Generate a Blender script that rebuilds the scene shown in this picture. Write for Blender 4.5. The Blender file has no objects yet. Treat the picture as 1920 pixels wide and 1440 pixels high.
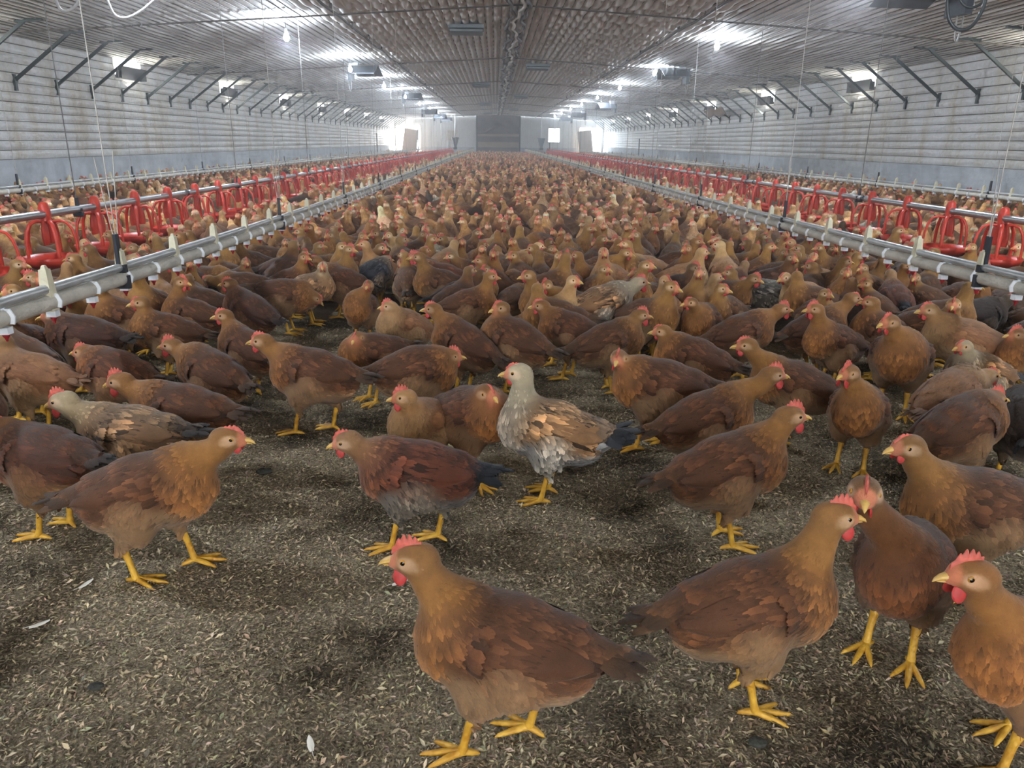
# A long poultry house full of brown pullets, seen from low down among the birds.
import bpy, math, random
import numpy as np
from mathutils import Matrix, Vector, Euler

PI = math.pi
R_ = math.radians
random.seed(7)
rng = np.random.default_rng(7)
scene = bpy.context.scene
COL = scene.collection

# ------------------------------------------------------------------ camera
F_PX = 1400.0
TH = math.atan(454 / 1400.0)
YAW = math.atan(36 * math.cos(TH) / 1400.0)
ROLL = 0.01
cf = np.array([math.sin(YAW) * math.cos(TH), math.cos(YAW) * math.cos(TH), -math.sin(TH)])
cr0 = np.array([math.cos(YAW), -math.sin(YAW), 0.0])
cu0 = np.cross(cr0, cf)
cr = cr0 * math.cos(ROLL) + cu0 * math.sin(ROLL)
cu = cu0 * math.cos(ROLL) - cr0 * math.sin(ROLL)
CAM = np.array([0.0, 0.0, 1.0])
cd = bpy.data.cameras.new('camera')
cam = bpy.data.objects.new('camera', cd)
COL.objects.link(cam)
cd.sensor_width = 36.0
cd.lens = 36.0 * F_PX / 1920.0
cd.clip_start = 0.05
cd.clip_end = 300
M = Matrix(((cr[0], cu[0], -cf[0], CAM[0]), (cr[1], cu[1], -cf[1], CAM[1]), (cr[2], cu[2], -cf[2], CAM[2]), (0, 0, 0, 1)))
cam.matrix_world = M
scene.camera = cam


def ray(x, y):
    d = cf * F_PX + cr * (x - 960) - cu * (y - 720)
    return d / np.linalg.norm(d)


def at(x, y, z):
    """the point at height z seen at frame position x, y"""
    d = ray(x, y)
    return CAM + d * ((z - 1) / d[2])


def proj(P):
    d = np.asarray(P, float) - CAM
    z = d @ cf
    z = np.where(z > 1e-3, z, 1e-3)
    return 960 + F_PX * (d @ cr) / z, 720 - F_PX * (d @ cu) / z, z


# ------------------------------------------------------------------ tagging
def tag(o, label=None, cat=None, group=None, kind=None):
    if label: o['label'] = label
    if cat: o['category'] = cat
    if group: o['group'] = group
    if kind: o['kind'] = kind
    return o


def empty(name, loc=(0, 0, 0), rz=0.0, sc=1.0):
    o = bpy.data.objects.new(name, None)
    o.empty_display_size = 0.1
    o.location = loc
    o.rotation_euler = (0, 0, rz)
    o.scale = (sc, sc, sc)
    COL.objects.link(o)
    return o


def link(name, me, parent=None, mw=None):
    o = bpy.data.objects.new(name, me)
    COL.objects.link(o)
    if parent is not None: o.parent = parent
    if mw is not None: o.matrix_local = mw
    return o


# ------------------------------------------------------------------ materials
def new_mat(name):
    m = bpy.data.materials.new(name)
    m.use_nodes = True
    nt = m.node_tree
    return m, nt, nt.nodes['Principled BSDF'], nt.nodes['Material Output']


def N(nt, typ, **kw):
    n = nt.nodes.new(typ)
    for k, v in kw.items():
        if k.startswith('i_'):
            key = k[2:]
            n.inputs[int(key) if key.isdigit() else key].default_value = v
        else:
            setattr(n, k, v)
    return n


def L(nt, a, b):
    nt.links.new(a, b)


def ramp(nt, fac, stops):
    n = nt.nodes.new('ShaderNodeValToRGB')
    e = n.color_ramp.elements
    while len(e) > 1: e.remove(e[-1])
    e[0].position = stops[0][0]
    e[0].color = (*stops[0][1], 1)
    for p, c in stops[1:]:
        k = e.new(p)
        k.color = (*c, 1)
    L(nt, fac, n.inputs[0])
    return n.outputs[0]


def s2l(c):
    return tuple(((v / 255.0) / 12.92 if v / 255.0 <= 0.04045 else ((v / 255.0 + 0.055) / 1.055) ** 2.4) for v in c)


def simple(name, rgb, rough=0.6, metal=0.0, bump=0.0, bscale=60.0, var=0.12, vscale=8.0, spec=0.5):
    """a plain surface with a little wear in tone and a fine grain"""
    m, nt, b, out = new_mat(name)
    c = s2l(rgb)
    tc = N(nt, 'ShaderNodeTexCoord')
    nz = N(nt, 'ShaderNodeTexNoise', i_Scale=vscale, i_Detail=5.0, i_Roughness=0.6)
    L(nt, tc.outputs['Object'], nz.inputs['Vector'])
    lo = tuple(v * (1 - 1.6 * var) for v in c)
    hi = tuple(min(1, v * (1 + var)) for v in c)
    col = ramp(nt, nz.outputs['Fac'], [(0.3, lo), (0.7, hi)])
    L(nt, col, b.inputs['Base Color'])
    b.inputs['Roughness'].default_value = rough
    b.inputs['Metallic'].default_value = metal
    b.inputs['Specular IOR Level'].default_value = spec
    if bump:
        n2 = N(nt, 'ShaderNodeTexNoise', i_Scale=bscale, i_Detail=4.0)
        L(nt, tc.outputs['Object'], n2.inputs['Vector'])
        bp = N(nt, 'ShaderNodeBump', i_Strength=bump, i_Distance=0.01)
        L(nt, n2.outputs['Fac'], bp.inputs['Height'])
        L(nt, bp.outputs['Normal'], b.inputs['Normal'])
    return m


def emis(name, rgb, strength):
    m, nt, b, out = new_mat(name)
    b.inputs['Base Color'].default_value = (*rgb, 1)
    b.inputs['Emission Color'].default_value = (*rgb, 1)
    b.inputs['Emission Strength'].default_value = strength
    return m


def mat_plumage():
    m, nt, b, out = new_mat('plumage')
    a = N(nt, 'ShaderNodeAttribute', attribute_name='Col')
    oi = N(nt, 'ShaderNodeObjectInfo')
    mx = N(nt, 'ShaderNodeMix', data_type='RGBA', blend_type='MULTIPLY')
    mx.inputs[0].default_value = 1.0
    L(nt, a.outputs['Color'], mx.inputs[6])
    L(nt, oi.outputs['Color'], mx.inputs[7])
    tc = N(nt, 'ShaderNodeTexCoord')
    nz = N(nt, 'ShaderNodeTexNoise', i_Scale=22.0, i_Detail=4.0, i_Roughness=0.65)
    L(nt, tc.outputs['Object'], nz.inputs['Vector'])
    mr = N(nt, 'ShaderNodeMapRange')
    mr.inputs['From Min'].default_value = 0.3
    mr.inputs['From Max'].default_value = 0.7
    mr.inputs['To Min'].default_value = 0.78
    mr.inputs['To Max'].default_value = 1.2
    L(nt, nz.outputs['Fac'], mr.inputs['Value'])
    hs = N(nt, 'ShaderNodeHueSaturation')
    L(nt, mr.outputs[0], hs.inputs['Value'])
    L(nt, mx.outputs[2], hs.inputs['Color'])
    L(nt, hs.outputs[0], b.inputs['Base Color'])
    b.inputs['Roughness'].default_value = 0.72
    b.inputs['Specular IOR Level'].default_value = 0.25
    b.inputs['Sheen Weight'].default_value = 0.12
    b.inputs['Sheen Roughness'].default_value = 0.5
    n2 = N(nt, 'ShaderNodeTexNoise', i_Scale=260.0, i_Detail=3.0, i_Roughness=0.7)
    L(nt, tc.outputs['Object'], n2.inputs['Vector'])
    bp = N(nt, 'ShaderNodeBump', i_Strength=0.35, i_Distance=0.004)
    L(nt, n2.outputs['Fac'], bp.inputs['Height'])
    L(nt, bp.outputs['Normal'], b.inputs['Normal'])
    return m


def mat_leg():
    m, nt, b, out = new_mat('leg_scales')
    tc = N(nt, 'ShaderNodeTexCoord')
    vo = N(nt, 'ShaderNodeTexVoronoi', i_Scale=150.0)
    L(nt, tc.outputs['Object'], vo.inputs['Vector'])
    nz = N(nt, 'ShaderNodeTexNoise', i_Scale=35.0, i_Detail=3.0)
    L(nt, tc.outputs['Object'], nz.inputs['Vector'])
    col = ramp(nt, nz.outputs['Fac'], [(0.3, s2l((186, 130, 34))), (0.7, s2l((226, 176, 64)))])
    L(nt, col, b.inputs['Base Color'])
    b.inputs['Roughness'].default_value = 0.5
    bp = N(nt, 'ShaderNodeBump', i_Strength=0.5, i_Distance=0.002)
    L(nt, vo.outputs['Distance'], bp.inputs['Height'])
    L(nt, bp.outputs['Normal'], b.inputs['Normal'])
    return m


def mat_flesh(name, rgb):
    m, nt, b, out = new_mat(name)
    tc = N(nt, 'ShaderNodeTexCoord')
    nz = N(nt, 'ShaderNodeTexNoise', i_Scale=90.0, i_Detail=4.0)
    L(nt, tc.outputs['Object'], nz.inputs['Vector'])
    c = s2l(rgb)
    col = ramp(nt, nz.outputs['Fac'], [(0.3, tuple(v * .75 for v in c)), (0.75, tuple(min(1, v * 1.2) for v in c))])
    L(nt, col, b.inputs['Base Color'])
    b.inputs['Roughness'].default_value = 0.55
    b.inputs['Subsurface Weight'].default_value = 0.0
    bp = N(nt, 'ShaderNodeBump', i_Strength=0.5, i_Distance=0.002)
    L(nt, nz.outputs['Fac'], bp.inputs['Height'])
    L(nt, bp.outputs['Normal'], b.inputs['Normal'])
    return m


def litter_color(nt, vec_world):
    """tone of the litter from place: damp trodden patches and dry pale ones"""
    n1 = N(nt, 'ShaderNodeTexNoise', i_Scale=1.7, i_Detail=5.0, i_Roughness=0.62)
    L(nt, vec_world, n1.inputs['Vector'])
    return n1.outputs['Fac']


def mat_litter():
    m, nt, b, out = new_mat('rice_husk_litter')
    tc = N(nt, 'ShaderNodeTexCoord')
    pat = litter_color(nt, tc.outputs['Object'])
    nz = N(nt, 'ShaderNodeTexNoise', i_Scale=9.0, i_Detail=4.0)
    L(nt, tc.outputs['Object'], nz.inputs['Vector'])
    wp = N(nt, 'ShaderNodeMix', data_type='VECTOR')
    v1 = N(nt, 'ShaderNodeTexVoronoi', i_Scale=170.0, distance='EUCLIDEAN')
    L(nt, tc.outputs['Object'], v1.inputs['Vector'])
    v2 = N(nt, 'ShaderNodeTexNoise', i_Scale=120.0, i_Detail=5.0, i_Roughness=0.75)
    L(nt, tc.outputs['Object'], v2.inputs['Vector'])
    base = ramp(nt, pat, [(0.38, s2l((84, 74, 60))), (0.47, s2l((150, 136, 114))), (0.62, s2l((184, 170, 146)))])
    gr = ramp(nt, v2.outputs['Fac'], [(0.3, (0.34, 0.32, 0.30)), (0.5, (0.9, 0.88, 0.85)), (0.7, (1.5, 1.46, 1.4))])
    mx = N(nt, 'ShaderNodeMix', data_type='RGBA', blend_type='MULTIPLY')
    mx.inputs[0].default_value = 1.0
    L(nt, base, mx.inputs[6])
    L(nt, gr, mx.inputs[7])
    L(nt, mx.outputs[2], b.inputs['Base Color'])
    b.inputs['Roughness'].default_value = 0.9
    b.inputs['Specular IOR Level'].default_value = 0.2
    ad = N(nt, 'ShaderNodeMath', operation='ADD')
    L(nt, v1.outputs['Distance'], ad.inputs[0])
    L(nt, v2.outputs['Fac'], ad.inputs[1])
    bp = N(nt, 'ShaderNodeBump', i_Strength=0.9, i_Distance=0.012)
    L(nt, ad.outputs[0], bp.inputs['Height'])
    L(nt, bp.outputs['Normal'], b.inputs['Normal'])
    return m


def mat_attr(name, rough=0.8, spec=0.3):
    m, nt, b, out = new_mat(name)
    a = N(nt, 'ShaderNodeAttribute', attribute_name='Col')
    tc = N(nt, 'ShaderNodeTexCoord')
    pat = litter_color(nt, tc.outputs['Object'])
    tone = ramp(nt, pat, [(0.38, (0.34, 0.32, 0.29)), (0.47, (0.74, 0.73, 0.71)), (0.62, (1.0, 0.99, 0.97))])
    mx = N(nt, 'ShaderNodeMix', data_type='RGBA', blend_type='MULTIPLY')
    mx.inputs[0].default_value = 1.0
    L(nt, a.outputs['Color'], mx.inputs[6])
    L(nt, tone, mx.inputs[7])
    L(nt, mx.outputs[2], b.inputs['Base Color'])
    b.inputs['Roughness'].default_value = rough
    b.inputs['Specular IOR Level'].default_value = spec
    return m


def mat_flock():
    m, nt, b, out = new_mat('flock_plumage')
    a = N(nt, 'ShaderNodeAttribute', attribute_name='Col')
    tc = N(nt, 'ShaderNodeTexCoord')
    nz = N(nt, 'ShaderNodeTexNoise', i_Scale=40.0, i_Detail=3.0, i_Roughness=0.7)
    L(nt, tc.outputs['Object'], nz.inputs['Vector'])
    mr = N(nt, 'ShaderNodeMapRange')
    mr.inputs['From Min'].default_value = 0.3
    mr.inputs['From Max'].default_value = 0.7
    mr.inputs['To Min'].default_value = 0.7
    mr.inputs['To Max'].default_value = 1.3
    L(nt, nz.outputs['Fac'], mr.inputs['Value'])
    hs = N(nt, 'ShaderNodeHueSaturation')
    L(nt, mr.outputs[0], hs.inputs['Value'])
    L(nt, a.outputs['Color'], hs.inputs['Color'])
    L(nt, hs.outputs[0], b.inputs['Base Color'])
    b.inputs['Roughness'].default_value = 0.8
    b.inputs['Specular IOR Level'].default_value = 0.2
    bp = N(nt, 'ShaderNodeBump', i_Strength=0.6, i_Distance=0.01)
    L(nt, nz.outputs['Fac'], bp.inputs['Height'])
    L(nt, bp.outputs['Normal'], b.inputs['Normal'])
    return m


def mat_wall():
    """white plastic film between horizontal wires, dusty, with rusty runs"""
    m, nt, b, out = new_mat('white_wall_film')
    tc = N(nt, 'ShaderNodeTexCoord')
    sep = N(nt, 'ShaderNodeSeparateXYZ')
    L(nt, tc.outputs['Object'], sep.inputs[0])
    mp = N(nt, 'ShaderNodeMapping')
    mp.inputs['Scale'].default_value = (1.0, 1.0, 0.22)
    L(nt, tc.outputs['Object'], mp.inputs['Vector'])
    n1 = N(nt, 'ShaderNodeTexNoise', i_Scale=2.2, i_Detail=6.0, i_Roughness=0.65)
    L(nt, mp.outputs[0], n1.inputs['Vector'])
    base = ramp(nt, n1.outputs['Fac'], [(0.30, s2l((206, 194, 176))), (0.42, s2l((230, 227, 220))), (0.55, s2l((238, 239, 240))), (0.75, s2l((244, 246, 249)))])
    n2 = N(nt, 'ShaderNodeTexNoise', i_Scale=14.0, i_Detail=5.0, i_Roughness=0.7)
    L(nt, tc.outputs['Object'], n2.inputs['Vector'])
    g2 = ramp(nt, n2.outputs['Fac'], [(0.3, (0.86, 0.85, 0.83)), (0.6, (1, 1, 1))])
    mx = N(nt, 'ShaderNodeMix', data_type='RGBA', blend_type='MULTIPLY')
    mx.inputs[0].default_value = 1.0
    L(nt, base, mx.inputs[6])
    L(nt, g2, mx.inputs[7])
    L(nt, mx.outputs[2], b.inputs['Base Color'])
    b.inputs['Roughness'].default_value = 0.42
    n3 = N(nt, 'ShaderNodeTexNoise', i_Scale=5.0, i_Detail=6.0, i_Roughness=0.6, i_Distortion=1.2)
    L(nt, tc.outputs['Object'], n3.inputs['Vector'])
    bp = N(nt, 'ShaderNodeBump', i_Strength=0.55, i_Distance=0.05)
    L(nt, n3.outputs['Fac'], bp.inputs['Height'])
    L(nt, bp.outputs['Normal'], b.inputs['Normal'])
    return m


def mat_ceiling():
    m, nt, b, out = new_mat('ceiling_film')
    tc = N(nt, 'ShaderNodeTexCoord')
    mp = N(nt, 'ShaderNodeMapping')
    mp.inputs['Scale'].default_value = (1.0, 0.35, 1.0)
    L(nt, tc.outputs['Object'], mp.inputs['Vector'])
    n1 = N(nt, 'ShaderNodeTexNoise', i_Scale=1.8, i_Detail=7.0, i_Roughness=0.68)
    L(nt, mp.outputs[0], n1.inputs['Vector'])
    base = ramp(nt, n1.outputs['Fac'], [(0.3, s2l((204, 198, 188))), (0.45, s2l((226, 223, 218))), (0.7, s2l((238, 238, 238)))])
    L(nt, base, b.inputs['Base Color'])
    b.inputs['Roughness'].default_value = 0.66
    b.inputs['Specular IOR Level'].default_value = 0.35
    n3 = N(nt, 'ShaderNodeTexNoise', i_Scale=6.0, i_Detail=6.0, i_Roughness=0.62, i_Distortion=0.8)
    L(nt, mp.outputs[0], n3.inputs['Vector'])
    bp = N(nt, 'ShaderNodeBump', i_Strength=0.5, i_Distance=0.03)
    L(nt, n3.outputs['Fac'], bp.inputs['Height'])
    L(nt, bp.outputs['Normal'], b.inputs['Normal'])
    return m


MT = {}
MT['plumage'] = mat_plumage()
MT['leg'] = mat_leg()
MT['comb'] = mat_flesh('comb_skin', (200, 94, 78))
MT['wattle'] = mat_flesh('wattle_skin', (188, 58, 54))
MT['beak'] = simple('beak_horn', (214, 172, 96), 0.4, var=0.15, vscale=60)
MT['iris'] = simple('amber_iris', (196, 140, 60), 0.15, var=0.05)
MT['pupil'] = simple('black_pupil', (14, 10, 8), 0.08, var=0.0)
MT['litter'] = mat_litter()
MT['chips'] = mat_attr('husk_flakes')
MT['flock'] = mat_flock()
MT['wall'] = mat_wall()
MT['wire'] = simple('dark_wire', (112, 108, 100), 0.5)
MT['concrete'] = simple('pale_concrete', (204, 209, 216), 0.85, bump=0.4, bscale=30, var=0.14, vscale=3)
MT['ceiling'] = mat_ceiling()
MT['seam'] = simple('dark_seam', (84, 74, 68), 0.6, bump=0.5, bscale=20)
MT['galv'] = simple('galvanised_steel', (176, 178, 182), 0.35, metal=0.7, bump=0.1, var=0.1)
MT['rail'] = simple('grey_rail', (186, 189, 190), 0.36, metal=0.3, var=0.12, vscale=12)
MT['pvc'] = simple('dusty_white_pvc', (206, 200, 188), 0.6, bump=0.3, bscale=90, var=0.14, vscale=10)
MT['ivory'] = simple('ivory_plastic', (222, 214, 186), 0.5, bump=0.2, bscale=90, var=0.08, vscale=20)
MT['white_pl'] = simple('white_plastic', (236, 240, 246), 0.4, var=0.04)
MT['red_pl'] = simple('red_plastic', (214, 70, 52), 0.38, var=0.12, vscale=14)
MT['red_cup'] = simple('red_nipple_plastic', (150, 34, 40), 0.45, var=0.08)
MT['black_pl'] = simple('black_plastic', (40, 44, 54), 0.5, var=0.1)
MT['cord'] = simple('pale_cord', (196, 190, 182), 0.8, var=0.1)
MT['cord_d'] = simple('grey_cord', (120, 118, 116), 0.8, var=0.1)
MT['strut'] = simple('painted_steel_green', (30, 44, 47), 0.45, metal=0.2, var=0.2, vscale=6)
MT['vent'] = simple('vent_grey', (120, 128, 132), 0.5, var=0.1)
MT['vent_d'] = simple('vent_dark_gap', (30, 32, 38), 0.7)
MT['flap'] = simple('dark_flap', (30, 32, 40), 0.5, var=0.15)
MT['white_metal'] = simple('white_sheet', (232, 228, 222), 0.5, var=0.05)
MT['heater'] = simple('heater_grey', (84, 90, 100), 0.4, metal=0.4, var=0.1)
MT['board'] = simple('brown_board', (150, 128, 108), 0.8, var=0.1, vscale=2)
MT['board_l'] = simple('pale_board', (176, 158, 140), 0.8, var=0.1, vscale=2)
MT['curtain'] = simple('grubby_curtain', (116, 106, 108), 0.55, bump=0.6, bscale=4, var=0.3, vscale=1.2)
MT['endwall'] = simple('white_siding', (232, 234, 234), 0.6, var=0.05)
mbu, nt, b, out = new_mat('lamp_glow')
tr_ = N(nt, 'ShaderNodeBsdfTransparent'); em_ = N(nt, 'ShaderNodeEmission'); em_.inputs[0].default_value = (.80, .90, 1.0, 1); em_.inputs[1].default_value = 260.0
ms_ = N(nt, 'ShaderNodeMixShader'); ms_.inputs[0].default_value = .35
L(nt, tr_.outputs[0], ms_.inputs[1]); L(nt, em_.outputs[0], ms_.inputs[2]); L(nt, ms_.outputs[0], out.inputs[0])
MT['bulb'] = mbu
MT['glow_c'] = simple('translucent_blind', (226, 214, 196), 0.7)
MT['feather_w'] = simple('shed_feather', (224, 218, 206), 0.7)
MT['clod'] = simple('dung_clod', (58, 56, 50), 0.9, bump=0.6, bscale=60)
MT['hose'] = simple('black_hose', (46, 52, 54), 0.35, var=0.1)
MT['hose_l'] = simple('pale_hose', (180, 178, 176), 0.5, var=0.1)


# ------------------------------------------------------------------ mesh building
class MB:
    """collects shapes for one mesh"""

    def __init__(s):
        s.v = []; s.f = []; s.m = []; s.c = []; s.n = 0; s.hascol = False

    def add(s, V, Fa, mi=0, col=None):
        V = np.asarray(V, np.float32).reshape(-1, 3)
        Fa = np.asarray(Fa, np.int32)
        s.v.append(V)
        s.f.append(Fa + s.n)
        s.m.append(np.full(len(Fa), mi, np.int32))
        if col is not None:
            s.hascol = True
            col = np.asarray(col, np.float32)
            if col.ndim == 1: col = np.tile(col, (len(V), 1))
            s.c.append(col[:, :3])
        else:
            s.c.append(np.ones((len(V), 3), np.float32))
        s.n += len(V)

    def box(s, c, sz, mi=0, rot=None, taper=1.0):
        h = np.array(sz) / 2
        V = np.array([[x, y, z] for x in (-1, 1) for y in (-1, 1) for z in (-1, 1)], float)
        V[:, :2] *= np.where(V[:, 2:3] > 0, taper, 1.0)
        V = V * h
        if rot is not None: V = V @ np.array(rot).T
        V = V + np.array(c)
        s.add(V, [[0, 1, 3, 2], [4, 6, 7, 5], [0, 4, 5, 1], [2, 3, 7, 6], [0, 2, 6, 4], [1, 5, 7, 3]], mi)

    def tube(s, P, r, n=8, mi=0, caps=True, flat=1.0, col=None):
        P = np.asarray(P, float)
        k = len(P)
        r = np.full(k, r) if np.isscalar(r) else np.asarray(r, float)
        T = np.gradient(P, axis=0)
        T /= np.linalg.norm(T, axis=1, keepdims=True) + 1e-12
        ref = np.array([0, 0, 1.0]) if abs(T[0][2]) < 0.8 else np.array([1.0, 0, 0])
        A = np.cross(T, ref)
        A /= np.linalg.norm(A, axis=1, keepdims=True) + 1e-9
        for i in range(1, k):
            if A[i] @ A[i - 1] < 0: A[i] = -A[i]
        B = np.cross(T, A)
        an = np.linspace(0, 2 * PI, n, endpoint=False)
        V = (P[:, None, :] + r[:, None, None] * (np.cos(an)[None, :, None] * A[:, None, :] + flat * np.sin(an)[None, :, None] * B[:, None, :])).reshape(-1, 3)
        Fa = []
        for i in range(k - 1):
            for j in range(n):
                a = i * n + j; b2 = i * n + (j + 1) % n
                Fa.append([a, b2, b2 + n, a + n])
        s.add(V, Fa, mi, col)
        if caps:
            for e, q in ((0, P[0]), (k - 1, P[-1])):
                ring = V[e * n:(e + 1) * n]
                VV = np.vstack([ring, [q]])
                if n % 2 == 0:
                    Ff = [[n, (2 * j) % n, (2 * j + 1) % n, (2 * j + 2) % n] for j in range(n // 2)]
                    s.add(VV, Ff, mi, col)

    def lathe(s, prof, n=16, mi=0, c=(0, 0, 0)):
        an = np.linspace(0, 2 * PI, n, endpoint=False)
        V = []
        for r, z in prof:
            for a in an: V.append([c[0] + r * math.cos(a), c[1] + r * math.sin(a), c[2] + z])
        Fa = [[i * n + j, i * n + (j + 1) % n, (i + 1) * n + (j + 1) % n, (i + 1) * n + j] for i in range(len(prof) - 1) for j in range(n)]
        s.add(V, Fa, mi)

    def grid(s, G, mi=0, col=None):
        """G: array a x b x 3"""
        a, b2 = G.shape[:2]
        idx = np.arange(a * b2).reshape(a, b2)
        Fa = np.stack([idx[:-1, :-1], idx[1:, :-1], idx[1:, 1:], idx[:-1, 1:]], -1).reshape(-1, 4)
        s.add(G.reshape(-1, 3), Fa, mi, None if col is None else col.reshape(-1, 3))

    def ell(s, c, r, n=12, mi=0):
        a = np.linspace(0, PI, n // 2 + 1)
        b2 = np.linspace(0, 2 * PI, n + 1)
        G = np.stack([np.outer(np.sin(a), np.cos(b2)) * r[0] + c[0], np.outer(np.sin(a), np.sin(b2)) * r[1] + c[1], np.outer(np.cos(a), np.ones_like(b2)) * r[2] + c[2]], -1)
        s.grid(G, mi)

    def mesh(s, name, mats, smooth=True):
        V = np.vstack(s.v); Fa = np.vstack(s.f); mi = np.concatenate(s.m)
        me = bpy.data.meshes.new(name)
        me.vertices.add(len(V))
        me.vertices.foreach_set('co', V.ravel())
        me.loops.add(len(Fa) * 4)
        me.loops.foreach_set('vertex_index', Fa.ravel())
        me.polygons.add(len(Fa))
        me.polygons.foreach_set('loop_start', np.arange(0, len(Fa) * 4, 4, dtype=np.int32))
        me.polygons.foreach_set('material_index', mi)
        me.polygons.foreach_set('use_smooth', np.full(len(Fa), smooth))
        for m in mats: me.materials.append(m)
        if s.hascol:
            ca = me.color_attributes.new('Col', 'BYTE_COLOR', 'POINT')
            Cc = np.ones((len(V), 4), np.float32)
            Cc[:, :3] = np.clip(np.vstack(s.c), 0, 1)
            ca.data.foreach_set('color_srgb', Cc.ravel())
        me.update(calc_edges=True)
        me.validate()
        return me

    def obj(s, name, mats, parent=None, smooth=True, mw=None):
        return link(name, s.mesh(name, mats, smooth), parent, mw)


def rotmat(ax, an):
    return np.array(Matrix.Rotation(an, 3, ax))

# ------------------------------------------------------------------ hens
def sd_cap(P, a, b, ra, rb):
    a = np.asarray(a, np.float32); b = np.asarray(b, np.float32)
    ab = b - a
    t = np.clip(((P - a) @ ab) / (ab @ ab + 1e-9), 0, 1)
    d = np.linalg.norm(P - a - t[:, None] * ab, axis=1)
    return d - (ra + (rb - ra) * t), t


def sd_ell(P, c, Rm, r):
    q = (P - np.asarray(c, np.float32)) @ np.asarray(Rm, np.float32)
    r = np.asarray(r, np.float32)
    k0 = np.linalg.norm(q / r, axis=1)
    k1 = np.linalg.norm(q / (r * r), axis=1) + 1e-6
    return k0 * (k0 - 1) / k1


def smin(a, b, k):
    h = np.clip(k - np.abs(a - b), 0, None) / k
    return np.minimum(a, b) - h * h * k * 0.25


def surface_nets(Fg, org, h):
    s = Fg < 0
    nx, ny, nz = Fg.shape
    acc = np.zeros((nx - 1, ny - 1, nz - 1, 3), np.float32)
    cnt = np.zeros((nx - 1, ny - 1, nz - 1), np.int32)
    corners = [(i, j, k) for i in (0, 1) for j in (0, 1) for k in (0, 1)]

    def sub(A, c):
        return A[c[0]:nx - 1 + c[0], c[1]:ny - 1 + c[1], c[2]:nz - 1 + c[2]]
    for ca in corners:
        for ax in range(3):
            if ca[ax] == 1: continue
            cb = list(ca); cb[ax] = 1
            fa = sub(Fg, ca); fb = sub(Fg, cb)
            x = sub(s, ca) != sub(s, cb)
            t = np.where(x, fa / np.where(x, fa - fb, 1), 0)
            for q in range(3):
                acc[..., q] += np.where(x, ca[q] + (t if q == ax else 0), 0)
            cnt += x
    act = cnt > 0
    ids = np.full(act.shape, -1, np.int32)
    ids[act] = np.arange(act.sum())
    ii = np.argwhere(act)
    V = (ii + acc[act] / cnt[act][:, None]) * h + np.asarray(org)
    quads = []
    for ax in range(3):
        u, v = (ax + 1) % 3, (ax + 2) % 3
        sl = [slice(1, -1)] * 3
        sl[ax] = slice(0, -1)
        sl2 = list(sl); sl2[ax] = slice(1, None)
        a = s[tuple(sl)]; b = s[tuple(sl2)]
        cr_ = np.argwhere(a != b)
        if len(cr_) == 0: continue
        off = np.ones(3, int); off[ax] = 0
        base = cr_ + off
        inside = a[tuple(cr_.T)]

        def cid(du, dv):
            c = base.copy(); c[:, u] -= du; c[:, v] -= dv
            return ids[c[:, 0], c[:, 1], c[:, 2]]
        q = np.stack([cid(1, 1), cid(0, 1), cid(0, 0), cid(1, 0)], 1)
        q[~inside] = q[~inside][:, ::-1]
        quads.append(q)
    Q = np.vstack(quads)
    Q = Q[(Q >= 0).all(1)]
    return V.astype(np.float32), Q


PAL = {  # sRGB tones of each coat
    'brown': dict(head=(176, 116, 72), neck=(188, 122, 68), breast=(184, 114, 66), back=(104, 60, 41), wing=(107, 62, 43), belly=(174, 130, 108), thigh=(182, 132, 106), tail=(106, 66, 46), tail2=(58, 44, 42), var=.19, tip=1.34),
    'dark': dict(head=(150, 100, 68), neck=(142, 84, 50), breast=(134, 76, 48), back=(84, 48, 36), wing=(88, 48, 38), belly=(146, 104, 78), thigh=(140, 96, 72), tail=(70, 44, 36), tail2=(36, 32, 34), var=.20, tip=1.36),
    'buff': dict(head=(196, 152, 104), neck=(196, 146, 94), breast=(202, 160, 112), back=(168, 118, 80), wing=(166, 114, 78), belly=(206, 172, 134), thigh=(204, 166, 122), tail=(156, 108, 76), tail2=(140, 110, 90), var=.10, tip=1.10),
    'speckled': dict(head=(196, 184, 156), neck=(186, 176, 152), breast=(160, 152, 142), back=(150, 116, 84), wing=(160, 118, 80), belly=(126, 128, 134), thigh=(176, 172, 166), tail=(52, 54, 62), tail2=(36, 38, 46), var=.38, tip=1.35),
    'partridge': dict(head=(184, 136, 92), neck=(170, 118, 74), breast=(140, 84, 56), back=(104, 56, 38), wing=(120, 62, 40), belly=(120, 112, 108), thigh=(142, 130, 116), tail=(42, 44, 54), tail2=(30, 32, 42), var=.36, tip=1.2),
    'barred': dict(head=(190, 176, 142), neck=(150, 144, 130), breast=(150, 140, 124), back=(110, 106, 100), wing=(104, 100, 96), belly=(130, 128, 126), thigh=(130, 122, 112), tail=(50, 50, 54), tail2=(90, 90, 90), var=.5, tip=1.4),
    'tanspeck': dict(head=(196, 176, 140), neck=(176, 152, 116), breast=(176, 130, 88), back=(132, 104, 78), wing=(144, 106, 74), belly=(176, 140, 104), thigh=(170, 134, 98), tail=(74, 60, 52), tail2=(42, 42, 48), var=.36, tip=1.3),
    'greyback': dict(head=(196, 172, 136), neck=(176, 148, 112), breast=(150, 118, 88), back=(70, 72, 82), wing=(64, 66, 78), belly=(140, 126, 112), thigh=(150, 130, 110), tail=(48, 50, 60), tail2=(36, 38, 46), var=.4, tip=1.35),
    'darkhood': dict(head=(96, 70, 54), neck=(84, 58, 44), breast=(96, 62, 46), back=(60, 40, 34), wing=(58, 38, 34), belly=(110, 80, 62), thigh=(104, 76, 60), tail=(36, 30, 30), tail2=(24, 24, 28), var=.16, tip=1.15),
}
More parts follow.
